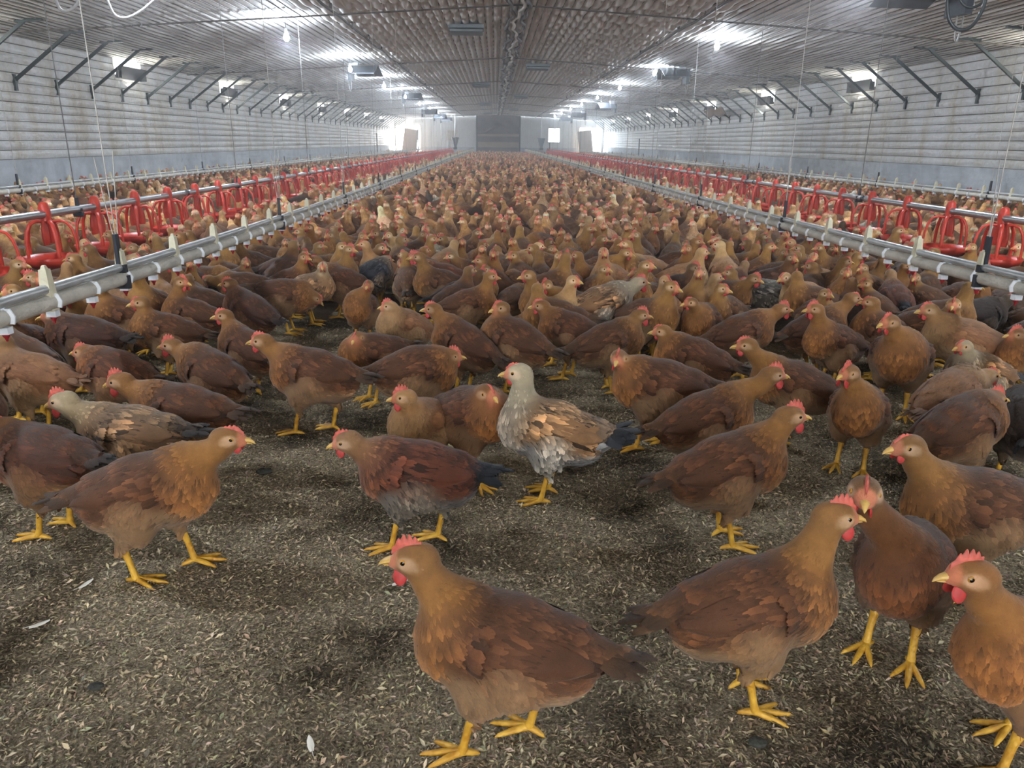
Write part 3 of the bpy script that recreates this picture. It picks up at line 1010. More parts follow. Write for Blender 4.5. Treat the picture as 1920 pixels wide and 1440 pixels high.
# body middle (x, y in the frame), head middle, world heading (0 = towards the drinker side with the
# tangled hose, 90 = down the house, 180 = the other side, 270 = towards the lens), head heading,
# body pitch, size, coat, tint, comb, feet, label
_ = None
BIRDS = [
    (950, 1205, 776, 1048, 170, 176, 10, 1.00, 'brown', (1.06, 1.02, .98), 1.0, STEP_L, 'big red-brown hen walking alone on the bare litter, nearest to the viewer'),
    (1408, 1132, 1566, 968, 6, 2, 12, 1.00, 'brown', (1.12, 1.08, 1.0), 1.0, STAND, 'golden-necked hen in profile with tall pink comb and white down tuft on its side'),
    (1700, 1052, 1622, 918, 232, 246, 14, 1.02, 'dark', (1.15, 1.1, 1.05), .6, STAND, 'dark brown hen striding towards the viewer beside the golden-necked hen'),
    (1832, 948, 1702, 838, 176, 190, 6, 1.05, 'brown', (1.0, 1.0, 1.0), .25, STAND, 'brown hen with its neck drawn in, behind the dark hen striding forward'),
    (1950, 1215, 1822, 1078, 196, 178, 12, 1.0, 'brown', (1.12, 1.0, .92), 1.0, STEP_L, 'rusty hen cut off by the picture edge, white ear patch and open eye'),
    (275, 918, 428, 822, 4, 0, 14, 1.04, 'brown', (1.12, 1.08, 1.04), .25, STEP_L, 'pale brown hen leaning forward in a brisk stride, white feather patch on its wing'),
    (785, 885, 652, 828, 172, 182, 4, .98, 'partridge', (1, 1, 1), .6, STEP_L, 'hen with tan head, mottled red and black wing, grey belly and blue-black tail'),
    (1035, 805, 972, 700, 168, 172, 12, 1.02, 'speckled', (1.05, 1.03, 1.0), .25, STAND, 'cream-headed hen with scaly tan back, slate belly and round black tail'),
    (1365, 875, 1482, 780, 12, 6, 14, 1.02, 'brown', (1.06, 1.02, 1.0), 1.0, STAND, 'brown hen standing upright with big red comb and wattles, black-tipped tail'),
    (1612, 765, 1590, 700, 236, 214, 16, .98, 'brown', (1.0, .95, .92), 1.0, STAND, 'red-brown hen facing forward with bright comb and wattle, feet planted apart'),
    (1800, 800, 1862, 748, 22, 8, 16, 1.02, 'brown', (.92, .88, .86), 1.0, STAND, 'dark-backed hen with pale chest under its chin, standing beside the one that faces forward'),
    (1780, 745, 1852, 705, 30, 12, 14, 1.0, 'buff', (.95, .95, .95), .25, STAND, 'sandy hen peering over the back of the dark-backed one'),
    (1925, 790, 1960, 715, 60, 40, 12, 1.0, 'darkhood', (1, 1, 1), .6, STAND, 'very dark hen half out of the picture with one yellow leg showing'),
    (1322, 785, 1448, 703, 12, 2, 16, .98, 'brown', (1.03, 1.0, 1.0), 1.0, STAND, 'hen with a round folded wing and large red wattle, behind the upright one'),
    (1490, 722, 1400, 648, 168, 176, 14, .98, 'brown', (1.08, 1.05, 1.0), .6, STAND, 'hen with ragged orange comb, black tail tip, just behind a bird with large wattle'),
    (1240, 722, 1160, 672, 172, 250, 8, 1.06, 'brown', (1.0, .95, .92), .6, STEP_L, 'long smooth brown hen turning its face straight to the viewer'),
    (1140, 642, 1200, 592, 14, 4, 16, 1.0, 'brown', (1.0, 1.0, .98), 1.0, STAND, 'hen with finely laced brown wing, pale thigh and both yellow feet in view'),
    (1300, 672, 1242, 622, 158, 172, 14, .98, 'brown', (1.05, 1.0, .97), .25, STAND, 'slender hen with white cheek looking towards the laced-wing hen'),
    (965, 640, 938, 578, 150, 214, 14, 1.02, 'brown', (1.0, .97, .94), .6, STAND, 'plump round hen seen from behind with an orange rump and head turned back'),
    (872, 645, 812, 580, 146, 172, 20, 1.0, 'brown', (.98, .92, .9), .6, STAND, 'hen stretching tall with a long sloping back and white cheek'),
    (760, 612, 730, 575, 222, 186, 22, .94, 'buff', (1.04, 1.02, 1.0), 1.0, STAND, 'straw-coloured hen with an upright chest and orange comb'),
    (780, 695, 846, 668, 14, 4, 6, .98, 'brown', (1.1, 1.06, 1.04), 1.0, STEP_R, 'tawny hen bending forward with a bright comb, white fluff at its tail'),
    (795, 792, 758, 745, 240, 188, 18, .90, 'buff', (.92, .84, .74), 1.0, STAND, 'orange-chested hen with bright red face, in front of the tawny bending hen'),
    (880, 775, 915, 738, 318, 300, 16, 1.0, 'brown', (.95, .86, .82), .25, STEP_R, 'deep chestnut hen twisting its head, between the orange-chested and cream-headed hens'),
    (590, 700, 492, 640, 168, 178, 8, 1.04, 'brown', (1.0, .94, .92), .6, STEP_L, 'chestnut hen walking across open litter with two yellow legs visible'),
    (400, 700, 322, 648, 150, 178, 14, .98, 'brown', (1.0, .96, .96), 1.0, STAND, 'hen with mauve-brown mottled back and a small pale comb, head held low'),
    (465, 655, 420, 592, 146, 196, 16, .94, 'brown', (.95, .88, .85), .6, STAND, 'slim chestnut hen with a pink face between two mottled ones'),
    (312, 622, 262, 568, 196, 216, 16, .96, 'brown', (1.06, 1.02, .96), .25, STAND, 'hen with yellow beak turned half to the viewer, ruffled pale shoulder feathers'),
    (362, 592, 352, 530, 172, 340, 14, .96, 'brown', (1.05, 1.0, .95), 1.0, STAND, 'hen looking back over its shoulder with a crimson comb and wattles'),
    (160, 632, 98, 592, 172, 210, 6, 1.06, 'dark', (1.0, .95, .95), .25, STAND, 'crouching dark-backed hen below the drinker pipe'),
    (470, 582, 430, 532, 150, 178, 16, 1.0, 'dark', (1.15, 1.08, 1.05), .6, STAND, 'dark brown hen with an upright neck and comb, long back sloping away'),
    (535, 552, 592, 558, 4, 0, -4, 1.0, 'brown', (1.06, 1.02, 1.0), .25, STAND, 'hen stooping to peck with its head below its back'),
    (345, 772, 226, 715, 168, 178, 4, 1.02, 'brown', (1.0, .94, .92), 1.0, STAND, 'low-slung hen with a serrated red comb, round wattle and smoky tail tip'),
    (250, 815, 118, 752, 172, 180, 2, 1.0, 'tanspeck', (1, 1, 1), 1.0, STAND, 'hen with pale cheeks, pepper-speckled neck and black streak on its wing'),
    (220, 700, 158, 660, 160, 176, 8, 1.0, 'brown', (1.0, .86, .8), .6, STAND, 'reddish hen whose back shows above the low-slung one'),
    (60, 705, 2, 640, 168, 180, 8, 1.0, 'buff', (.92, .88, .84), .25, STAND, 'sandy hen at the picture edge with one yellow leg visible below its chest'),
    (85, 858, 6, 800, 160, 172, 2, 1.02, 'dark', (1.18, 1.1, 1.05), .25, STAND, 'dark-winged hen with ruffled nape at the picture edge, beside the striding hen'),
    (700, 662, 668, 634, 215, 262, 6, .94, 'brown', (1.04, .98, .94), .25, STAND, 'hen staring straight at the viewer with a yellow blaze between its eyes'),
    (678, 574, 690, 535, 262, 268, 12, .94, 'brown', (1.0, .94, .9), .25, STAND, 'small round hen facing the viewer with a dark mark on its shoulder'),
    (645, 528, 592, 488, 160, 178, 12, 1.0, 'brown', (1.0, .94, .9), .25, STAND, 'smooth chestnut hen stepping out of the crowd, pink beak'),
    (700, 512, 724, 487, 50, 20, 14, .96, 'greyback', (1, 1, 1), .25, STAND, 'cream-headed hen with a blue-black mottled back at the front edge of the crowd'),
    (1125, 572, 1198, 530, 22, 8, 12, 1.12, 'speckled', (1, .96, .94), 1.0, STAND, 'large pale-necked hen with speckled brown back and black tail feathers'),
    (1072, 622, 1014, 574, 152, 176, 12, 1.0, 'brown', (.95, .88, .85), .6, STAND, 'dark-winged brown hen with a small red comb, in front of the large pale-necked one'),
    (1316, 602, 1294, 568, 238, 204, 14, .96, 'brown', (1.1, 1.04, .98), .25, STAND, 'fluffy short-necked hen standing square to the viewer'),
    (1388, 625, 1465, 580, 14, 4, 14, 1.0, 'brown', (1.06, 1.0, .97), 1.0, STAND, 'hen with a tall ragged comb leaning over its neighbour, dusty grey wing tip'),
    (1565, 642, 1528, 580, 196, 182, 18, .96, 'brown', (1.08, 1.02, .98), 1.0, STAND, 'hen with a frayed tawny wing, red wattle and upright neck'),
    (1690, 665, 1666, 605, 240, 208, 16, 1.12, 'brown', (.98, .92, .88), .6, STAND, 'large fluffed-up rusty hen with a white cheek patch'),
    (1810, 640, 1742, 582, 158, 180, 14, 1.08, 'buff', (.95, .92, .88), .6, STAND, 'sand-coloured hen with a very long back and orange comb'),
    (1838, 700, 1806, 650, 190, 200, 16, .92, 'speckled', (1.0, .92, .82), .25, STAND, 'greyish buff hen with hunched head, below the long-backed sandy one'),
    (1528, 618, 1598, 560, 16, 4, 14, 1.0, 'brown', (1.05, 1.0, .96), .25, STAND, 'hen with a straight upright neck showing between two hens'),
    (1440, 552, 1398, 530, 152, 176, 4, .98, 'barred', (1, 1, 1), .6, STAND, 'black and white barred hen lowering its head'),
    (1950, 668, 1908, 628, 170, 178, 14, 1.0, 'brown', (.9, .84, .8), 1.0, STAND, 'hen with a vivid red comb entering at the picture edge'),
    (1835, 592, 1890, 562, 20, 30, 6, 1.0, 'darkhood', (1, 1, 1), .25, STAND, 'nearly black hen with pink face among sandy ones'),
    (1218, 812, 1216, 812, 0, 0, 0, 0, 'brown', (1, 1, 1), 0, STAND, ''),
]
BIRDS = [b for b in BIRDS if b[7] > 0]


def solve(b):
    bx, by, hx, hy, head, hhead, pitch, sc = b[:8]
    B = at(bx, by, BZ * sc)
    e = np.array([math.cos(R_(head)), math.sin(R_(head)), 0])
    l_ = np.array([-e[1], e[0], 0])
    d = ray(hx, hy)
    # nearest sensible head position along the sight line
    rows = [(d @ l_, -(CAM - B) @ l_, 1.0), (d @ e, .135 * sc - (CAM - B) @ e, .30), (d[2], .345 * sc - CAM[2], .22)]
    nmr = sum(w * a * r for a, r, w in rows); den = sum(w * a * a for a, r, w in rows)
    t = nmr / den
    P = CAM + d * t
    H = np.array([(P - B) @ e, (P - B) @ l_, P[2]]) / sc
    H[0] = np.clip(H[0], .05, .235)
    H[1] = np.clip(H[1], -.085, .085)
    H[2] = np.clip(H[2], .13, .40)
    return B, H


occupied = []  # x, y, heading of every bird already standing


def clear(x, y, a, rad=.155):
    for ox, oy, oa in occupied:
        if (x - ox) ** 2 + (y - oy) ** 2 > .1: continue
        for s1 in (-.075, .085):
            for s2 in (-.075, .085):
                if (x + s1 * math.cos(a) - ox - s2 * math.cos(oa)) ** 2 + (y + s1 * math.sin(a) - oy - s2 * math.sin(oa)) ** 2 < rad * rad: return False
    return True


for i, b in enumerate(BIRDS):
    B, H = solve(b)
    sc = b[7]
    dist = math.hypot(B[0], B[1])
    rel = b[5] - b[4]
    low = H[2] < .24
    hp = -38 if low else (-6 if b[6] < 5 else 2)
    pose = dict(pitch=b[6], H=H, hd=hdvec(rel, hp), feet=b[11], puff=1.0 + (.10 if 'luff' in b[12] or 'plump' in b[12] else 0))
    near = dist < 2.4
    me, hf = build_body('hen', pose, b[8], .0052 if near else .0066, 2600 if near else 1500, rng)
    o = link('hen', me)
    o.location = (B[0], B[1], 0)
    o.rotation_euler = (0, 0, R_(b[4]))
    o.scale = (sc, sc, sc)
    o.color = (*b[9], 1)
    tag(o, b[12], 'hen', 'hens standing in the open litter')
    hen_parts(o, hf, b[8], b[10], b[9], 1.5 if b[12].startswith('cream-headed hen with scaly') else 1.0)
    occupied.append((B[0], B[1], R_(b[4])))

# ---- the crowd: a few poses, copied bird by bird
PROTO = []
poses = [
    dict(pitch=14, H=(.120, .0, .365), hd=hdvec(0, 0), feet=STAND),
    dict(pitch=16, H=(.105, .02, .375), hd=hdvec(48, 0), feet=STAND),
    dict(pitch=16, H=(.105, -.02, .370), hd=hdvec(-52, 0), feet=STAND),
    dict(pitch=10, H=(.160, .0, .330), hd=hdvec(8, -5), feet=STEP_L),
    dict(pitch=4, H=(.205, .01, .255), hd=hdvec(-10, -25), feet=STEP_R),
    dict(pitch=18, H=(.080, .0, .350), hd=hdvec(15, 4), feet=STAND, puff=1.08),
    dict(pitch=22, H=(.110, .01, .390), hd=hdvec(-20, 5), feet=STAND),
    dict(pitch=12, H=(.090, -.03, .345), hd=hdvec(-95, 0), feet=STAND),
    dict(pitch=12, H=(.090, .03, .345), hd=hdvec(100, 0), feet=STAND),
]
WORD = ['looking ahead', 'glancing aside', 'head cocked', 'leaning forward', 'head lowered', 'neck tucked in', 'neck stretched tall', 'looking over one shoulder', 'looking back over its shoulder']
combos = [(i, 'brown') for i in range(9)] + [(0, 'dark'), (2, 'dark'), (3, 'dark'), (5, 'dark'), (1, 'buff'), (3, 'buff'), (6, 'buff'), (0, 'speckled'), (3, 'partridge'), (7, 'tanspeck')]
for pi, pal in combos:
    pose = dict(poses[pi])
    me, hf = build_body('hen', pose, pal, .0082, 850, rng)
    PROTO.append((me, hf, pal, pi))
PW = np.array([1.0] * 9 + [.45] * 4 + [.55] * 3 + [.12, .12, .12])
PW /= PW.sum()

X_DL, X_DR, X_FL, X_FR, X_OL, X_OR = -1.42, 1.99, -2.75, 3.35, -5.0, 5.6
XW_L, XW_R = -6.88, 7.48
Y_END = 54.0
crowd = []
GR = 0.30
grid = {}


def gclear(x, y, a, rad):
    gx, gy = int(x // .35), int(y // .35)
    for i in (-1, 0, 1):
        for j in (-1, 0, 1):
            for ox, oy, oa in grid.get((gx + i, gy + j), ()):
                for s1 in (-.07, .08):
                    for s2 in (-.07, .08):
                        if (x + s1 * math.cos(a) - ox - s2 * math.cos(oa)) ** 2 + (y + s1 * math.sin(a) - oy - s2 * math.sin(oa)) ** 2 < rad * rad: return False
    return True


def gput(x, y, a):
    grid.setdefault((int(x // .35), int(y // .35)), []).append((x, y, a))


for q in occupied: gput(*q)
random.seed(11)


def open_floor(x, y):
    """the patch of bare litter in front of the flock"""
    px, py, _z = proj((x, y, 0.0))
    lim = 612 if 540 < px < 780 else 600
    if px >= 780: lim = 645
    if px > 1000: lim = 690
    if px > 1500: lim = 720
    if px < 420: lim = 690
    if X_DL > x: lim = 900
    return py > lim


hero_px = [(*[float(v) for v in proj((ox, oy, BZ))], oy) for ox, oy, _a in occupied]


def hides(px, py, y):
    for hx_, hy_, hz_, oy in hero_px:
        k_ = F_PX / hz_
        if y < oy - .04 and abs(px - hx_) < .17 * k_ and abs(py - hy_) < .27 * k_: return True
    return False


bands = [(1.6, 8.0, 21.0, .098), (8.0, 16.0, 16.0, .10), (16.0, 30.0, 10.0, .09), (30.0, 53.6, 7.0, .08)]
for y0, y1, dens, rad in bands:
    area = (y1 - y0) * 14.0
    for k in range(int(area * dens * (4.0 if y0 < 8 else 1.5))):
        y = random.uniform(y0, y1); x = random.uniform(XW_L + .2, XW_R - .2)
        px, py, z = proj((x, y, .2))
        if px < -420 or px > 2340: continue
        if open_floor(x, y): continue
        if abs(x - X_FL) < .20 or abs(x - X_FR) < .20: continue
        if math.hypot(x, y) < 1.9: continue
        if y < 5 and hides(px, py, y): continue
        a = random.uniform(0, 2 * PI)
        if random.random() < .35: a = R_(random.gauss(250, 40))
        if not gclear(x, y, a, rad): continue
        gput(x, y, a)
        crowd.append((x, y, a))
crowd.sort(key=lambda c: math.hypot(c[0], c[1]) + (100 if not (-60 < proj((c[0], c[1], .2))[0] < 1980) else 0))
N_IND = 300 - len(BIRDS)
TINTS = [((1.32, 1.42, 1.45), 'chestnut'), ((1.62, 1.72, 1.66), 'ginger'), ((.95, .98, 1.0), 'deep brown'), ((1.85, 2.1, 2.2), 'light brown'), ((1.35, 1.30, 1.25), 'rust-red'), ((1.35, 1.55, 1.7), 'dull brown')]  # raised above the front hens' tints: brighter, hazier light put into the coats
SW = lambda t_: tuple(v ** .72 for v in t_)
PN = {'brown': None, 'dark': 'dark-winged brown', 'buff': 'sandy', 'speckled': 'grey speckled', 'partridge': 'black-tailed mottled', 'tanspeck': 'pepper-necked tan'}
used_labels = {}


def facing(a):
    d = (math.degrees(a)) % 360
    for lim, w in ((35, 'facing the hose wall'), (75, 'angled off to the hose wall'), (115, 'seen from behind'), (150, 'angled off to the bare wall'), (215, 'facing the bare wall'), (250, 'half-front, chest to bare wall'), (290, 'facing the viewer'), (330, 'half-front, chest to hose wall'), (361, 'facing the hose wall')):
        if d < lim: return w


def zone(x, y):
    px, py, _z = proj((x, y, .2))
    depth = 'front' if y < 3.7 else ('second' if y < 4.6 else ('third' if y < 5.6 else 'far'))
    if x < X_DL - .15:
        z = 'between drinker and feeders by the bare wall' if x > X_FL else 'beyond the feeders by the bare wall'
    elif x > X_DR + .15:
        z = 'between drinker and feeders, hose side' if x < X_FR else 'beyond the feeders, hose side'
    elif x < X_DL + .3: z = 'under the bare-wall-side drinker'
    elif x > X_DR - .3: z = 'under the hose-side drinker'
    elif x < -.4: z = '%s rows, bare-wall half' % depth
    elif x > .9: z = '%s rows, hose half' % depth
    else: z = '%s rows, mid-flock' % depth
    return z


for (x, y, a) in crowd[:N_IND]:
    k = int(rng.choice(len(PROTO), p=PW))
    me, hf, pal, pi = PROTO[k]
    tint, tw = random.choice(TINTS)
    j = random.uniform(.94, 1.06)
    tint = tuple(v_ * j for v_ in SW(tint)) if y < 4.6 else tuple(v_ * j for v_ in tint)  # nearest crowd birds carry less of the painted light lift
    sc = random.uniform(.90, 1.06)
    o = link('hen', me)
    o.location = (x, y, 0); o.rotation_euler = (0, 0, a); o.scale = (sc, sc, sc)
    o.color = (*tint, 1)
    coat = PN[pal] or tw
    lab = '%s hen, %s, %s, %s' % (coat, WORD[pi], facing(a), zone(x, y))
    w = lab.replace(',', '').replace('-', ' ').split()
    if len(w) > 16: lab = '%s hen %s, %s' % (coat, WORD[pi], zone(x, y))
    used_labels.setdefault(lab, []).append(o)
    tag(o, lab, 'hen', 'hens packed in the flock')
    hen_parts(o, hf, pal, random.choice((.25, .25, .6, 1.0)), tint)

# ---- everything farther off: one uncountable flock
LOD = []
for h, zc in ((.0145, .02), (.021, .08), (.031, .12)):
    L_ = []
    for pi, pal in [(0, 'brown'), (1, 'brown'), (2, 'brown'), (3, 'brown'), (4, 'brown'), (6, 'brown'), (7, 'dark'), (5, 'dark'), (6, 'buff'), (3, 'speckled'), (0, 'darkhood')]:
        (V, Q, c), hf = build_body('x', poses[pi], pal, h, 0, rng, h_low=True)
        # comb, wattle and beak as one small wedge each
        Rh, H = hf.Rh, hf.H
        ex = np.array([[.036, 0, .018], [-.012, 0, .022], [.004, 0, .042], [.026, 0, .040],
                       [.030, .008, .0], [.030, -.008, .0], [.058, 0, -.014], [.030, 0, -.014],
                       [.024, .004, -.014], [.008, .004, -.016], [.012, .0, -.034], [.022, 0, -.034]])
        exc = np.array([[.80, .34, .30]] * 4 + [[.80, .64, .38]] * 4 + [[.74, .26, .26]] * 4)
        exq = np.array([[0, 3, 2, 1], [4, 5, 6, 7], [8, 9, 10, 11]])
        if h > .025: exq = exq[:1]
        n0 = len(V)
        V = np.vstack([V, H + ex @ Rh.T]); c = np.vstack([c, exc])
        # tail wedge
        tb = np.array([[-.15, .016, .03], [-.15, -.016, .03], [-.24, -.02, .045], [-.24, .02, .045]])
        V = np.vstack([V, hf.C + tb @ hf.Rb.T]); c = np.vstack([c, np.tile(PAL[pal]['tail'], (4, 1))])
        q2 = [exq + n0, np.array([[0, 1, 2, 3]]) + n0 + 12]
        Q = np.vstack([Q] + q2)
        keep = V[Q][:, :, 2].max(1) > zc
        L_.append((V.astype(np.float32), Q[keep], c.astype(np.float32)))
    LOD.append(L_)
lp = np.array([1, 1, 1, 1, .8, 1, .6, .6, .35, .06, .12]); lp /= lp.sum()
fl = MB()
for (x, y, a) in crowd[N_IND:]:
    lod = 0 if y < 9 else (1 if y < 19 else 2)
    V, Q, c = LOD[lod][int(rng.choice(11, p=lp))]
    sc = random.uniform(.90, 1.08)
    ca, sa = math.cos(a) * sc, math.sin(a) * sc
    W_ = np.empty_like(V)
    W_[:, 0] = V[:, 0] * ca - V[:, 1] * sa + x
    W_[:, 1] = V[:, 0] * sa + V[:, 1] * ca + y
    W_[:, 2] = V[:, 2] * sc
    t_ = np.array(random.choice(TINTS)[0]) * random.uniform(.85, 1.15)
    fl.add(W_, Q, 0, np.clip((c * .80 + c.mean(1, keepdims=True) * .20) * np.array([1.10, 1.04, 1.02]) + .05, 0, 1) * t_ ** .6)  # coats made paler and greyer: haze and light lift put into the colour
print('flock', len(crowd), 'verts', fl.n)
o = fl.obj('hen_flock', [MT['flock']])
tag(o, 'dense mass of brown hens filling the house back to the end wall', 'flock of hens', kind='stuff')

# ------------------------------------------------------------------ the house
CX = 0.30
Y0 = -6.0
Z_EAVE, Z_RIDGE, Z_CON = 2.37, 2.81, 0.69


def ceil_z(x):
    return Z_RIDGE - (Z_RIDGE - Z_EAVE) * abs(x - CX) / ((XW_R - XW_L) / 2)


# floor of trodden litter, gently uneven
nx_, ny_ = 90, 150
gx = np.linspace(-4.2, 4.8, nx_); gy = np.linspace(-.6, 6.6, ny_)
Xg, Yg = np.meshgrid(gx, gy, indexing='ij')


def ground(x, y):
    e = np.clip(np.minimum(np.minimum(x + 4.2, 4.8 - x), np.minimum(y + .6, 6.6 - y)) / .5, 0, 1)
    return e * .006 * (np.sin(x * 5.3 + 1) * np.sin(y * 4.7) + .6 * np.sin(x * 11 + y * 7) + .5 * np.sin(y * 13 - x * 6 + 2)) - .004


mb = MB()
mb.grid(np.stack([Xg, Yg, ground(Xg, Yg)], -1))
for x0, x1, y0, y1 in ((XW_L, -4.2, Y0, Y_END), (4.8, XW_R, Y0, Y_END), (-4.2, 4.8, Y0, -.6), (-4.2, 4.8, 6.6, Y_END)):
    mb.grid(np.array([[[x0, y0, -.004], [x0, y1, -.004]], [[x1, y0, -.004], [x1, y1, -.004]]], float))
o = mb.obj('floor', [MT['litter']])
tag(o, kind='structure')

# loose husks and shavings lying on it
n = 340000
pts = []
xx = rng.uniform(-2.4, 2.8, n * 3); yy = .35 + 3.9 * rng.uniform(0, 1, n * 3) ** 1.5
px, py, pz = proj(np.stack([xx, yy, np.zeros_like(xx)], 1))
ok = (px > -160) & (px < 2080) & (py < 1560)
xx, yy = xx[ok][:n], yy[ok][:n]
n = len(xx)
ln = rng.gamma(3.0, .0020, n) + .003; ln = np.clip(ln, .003, .022); wd = ln * rng.uniform(.16, .42, n)
an = rng.uniform(0, 2 * PI, n); ti = rng.normal(0, .28, n)
d = np.stack([np.cos(an) * np.cos(ti), np.sin(an) * np.cos(ti), np.sin(ti)], 1)
s_ = np.stack([-np.sin(an), np.cos(an), rng.normal(0, .35, n)], 1)
P = np.stack([xx, yy, ground(xx, yy) + .0012 + np.abs(np.sin(ti)) * ln * .5 + rng.uniform(0, .0035, n)], 1)
up = np.array([0, 0, 1.0])
V = np.stack([P - d * ln[:, None] / 2, P - s_ * wd[:, None] / 2 + up * .0008, P + d * ln[:, None] / 2, P + s_ * wd[:, None] / 2 + up * .0008], 1)
tone = rng.uniform(.42, 1.0, n)[:, None] ** 1.0
cc = np.array([.95, .86, .71]) * tone + rng.normal(0, .02, (n, 3))
mb = MB()
mb.add(V.reshape(-1, 3), np.arange(n * 4).reshape(-1, 4), 0, np.repeat(cc, 4, axis=0))
o = mb.obj('bedding_husks', [MT['chips']], smooth=False)
tag(o, 'loose grey-brown rice husks and shavings scattered over the floor', 'bedding', kind='stuff')

# a few shed feathers and clods
for i, (px_, py_, a, ln_, lab) in enumerate([
    (735, 1097, .35, .040, 'small white shed feather in front of the beak of the nearest hen'),
    (147, 1104, .9, .035, 'white shed feather on the litter below the striding pale brown hen'),
    (55, 1177, .5, .040, 'curled grey-white feather near the picture corner, farthest out on open litter'),
    (1040, 1325, 1.3, .022, 'tiny white feather behind the foot of the nearest hen'),
    (585, 1410, 2.0, .030, 'curled white feather at the very bottom of the picture')]):
    p = at(px_, py_, .006)
    mb = MB()
    feathers(mb, np.array([[0, 0, .003]]), np.array([[0, 0, 1.0]]), np.array([[1.0, 0, 0]]), np.array([ln_]), np.array([ln_ * .4]), np.array([.006]), np.array([-2.0]), np.array([[1., 1, 1]]), np.array([[1., 1, 1]]), rng)
    mb.tube(np.array([[-.012, 0, .002], [0, 0, .003], [ln_ * .8, 0, .006]]), .0006, 6)
    o = mb.obj('shed_feather', [MT['feather_w']])
    o.location = p; o.rotation_euler = (0, 0, a)
    tag(o, lab, 'feather', 'shed feathers on the litter')
for px_, py_, r_, lab in [(496, 886, .018, 'dark flat clod on the litter under the tail of the low-slung hen'), (1420, 1395, .012, 'small dark clod below the feet of the golden-necked hen'), (180, 1290, .011, 'small dark clod alone on the empty litter, far from any bird')]:
    p = at(px_, py_, .006)
    mb = MB(); mb.ell((0, 0, .004), (r_ * 1.4, r_, r_ * .45), 12)
    mb.v[0] += rng.normal(0, r_ * .06, mb.v[0].shape)
    o = mb.obj('clod', [MT['clod']]); o.location = p
    tag(o, lab, 'clod', 'clods on the litter')

# ---- ceiling: white film sagging in narrow pillows between lengthwise wires
PER = 0.12
ncell = int(round((XW_R - XW_L) / PER))
m_ = 5
xs = np.linspace(XW_L, XW_R, ncell * m_ + 1)
ys = np.concatenate([np.linspace(Y0, 6, 40, endpoint=False), np.arange(6, Y_END + .01, .11)])
Xc, Yc = np.meshgrid(xs, ys, indexing='ij')
fr = ((Xc - XW_L) / PER) % 1.0
pil = np.abs(np.sin(PI * fr)) ** .7
cell = np.floor((Xc - XW_L) / PER)
rowp = ((Yc + .22 * np.sin(cell * .37) + .10 * np.sin(cell * 1.9)) / .62) % 1.0
rows_ = np.abs(np.sin(PI * rowp ** .6)) ** .7
mid = np.clip(1 - (np.abs(Xc - CX) - 2.2) / .8, 0, 1)
wav = .012 * np.sin(Yc * 2.1 + np.sin(cell * 1.7) * 2) * (1 - mid) + .010 * np.sin(Yc * 5.1 + cell)
amp = np.where(mid > .5, .026, .030)
sag = amp * pil * (.55 + .45 * (rows_ * mid + (1 - mid))) + .060 * rows_ * mid * (.12 + .88 * pil) + wav * pil * .5
Zc = Z_RIDGE - (Z_RIDGE - Z_EAVE) * np.abs(Xc - CX) / ((XW_R - XW_L) / 2) - sag + .012
mb = MB()
mb.grid(np.stack([Xc, Yc, Zc], -1)[:, ::-1])
o = mb.obj('ceiling', [MT['ceiling']])
tag(o, kind='structure')

# strings that hold the film, one along every pillow edge
mb = MB()
for k in range(1, ncell):
    x_ = XW_L + k * PER
    mb.tube(np.array([[x_, 5, ceil_z(x_) - .008], [x_, Y_END, ceil_z(x_) - .008]]), .0085, 4, caps=False)
o = mb.obj('trim_30', [MT['wire']]); tag(o, kind='structure')

# crumpled seam of film along the ridge
ys2 = np.arange(4, Y_END, .12)
for off, wv, amp_ in ((-.09, 1.1, .045), (.02, .8, .05), (.12, 1.4, .03)):
    P = np.stack([CX + off + amp_ * np.sin(ys2 * wv * 2.3 + off * 30) + .02 * np.sin(ys2 * 7.1), ys2, np.full_like(ys2, Z_RIDGE - .095) - .015 * np.abs(np.sin(ys2 * 5))], 1)
    mb = MB(); mb.tube(P, .018 + .010 * np.abs(np.sin(ys2 * 3.1)), 6)
    o = mb.obj('trim_%d' % (1 + int((off + .09) * 10)), [MT['seam'] if off != .02 else MT['white_metal']])
    tag(o, kind='structure')
# lengthwise cables under the ceiling and straps across it
for sx, lab in ((-2.39, 'dark cable run under the ceiling above the long-wall drinker'), (2.39, 'dark cable run under the ceiling above the hose-side drinker')):
    ys3 = np.arange(2, Y_END, .5)
    P = np.stack([CX + sx + .012 * np.sin(ys3 * 3), ys3, np.full_like(ys3, ceil_z(CX + sx) - .088) - .012 * np.abs(np.sin(ys3 * PI / 3))], 1)
    mb = MB(); mb.tube(P, .020, 6)
    for y_ in np.arange(3, Y_END, 1.5): mb.box((CX + sx, y_, ceil_z(CX + sx) - .05), (.03, .02, .09))
    o = mb.obj('ceiling_cable', [MT['seam']]); tag(o, lab, 'cable', 'cables along the ceiling')
for i, y_ in enumerate(np.arange(10.9, Y_END - 1, 6.5)):
    P = np.array([[x_, y_, ceil_z(x_) - .092] for x_ in np.linspace(CX - 6.9, CX + 6.9, 31)])
    mb = MB(); mb.tube(P, .011, 6)
    o = mb.obj('trim_%d' % (20 + i), [MT['seam']]); tag(o, kind='structure')

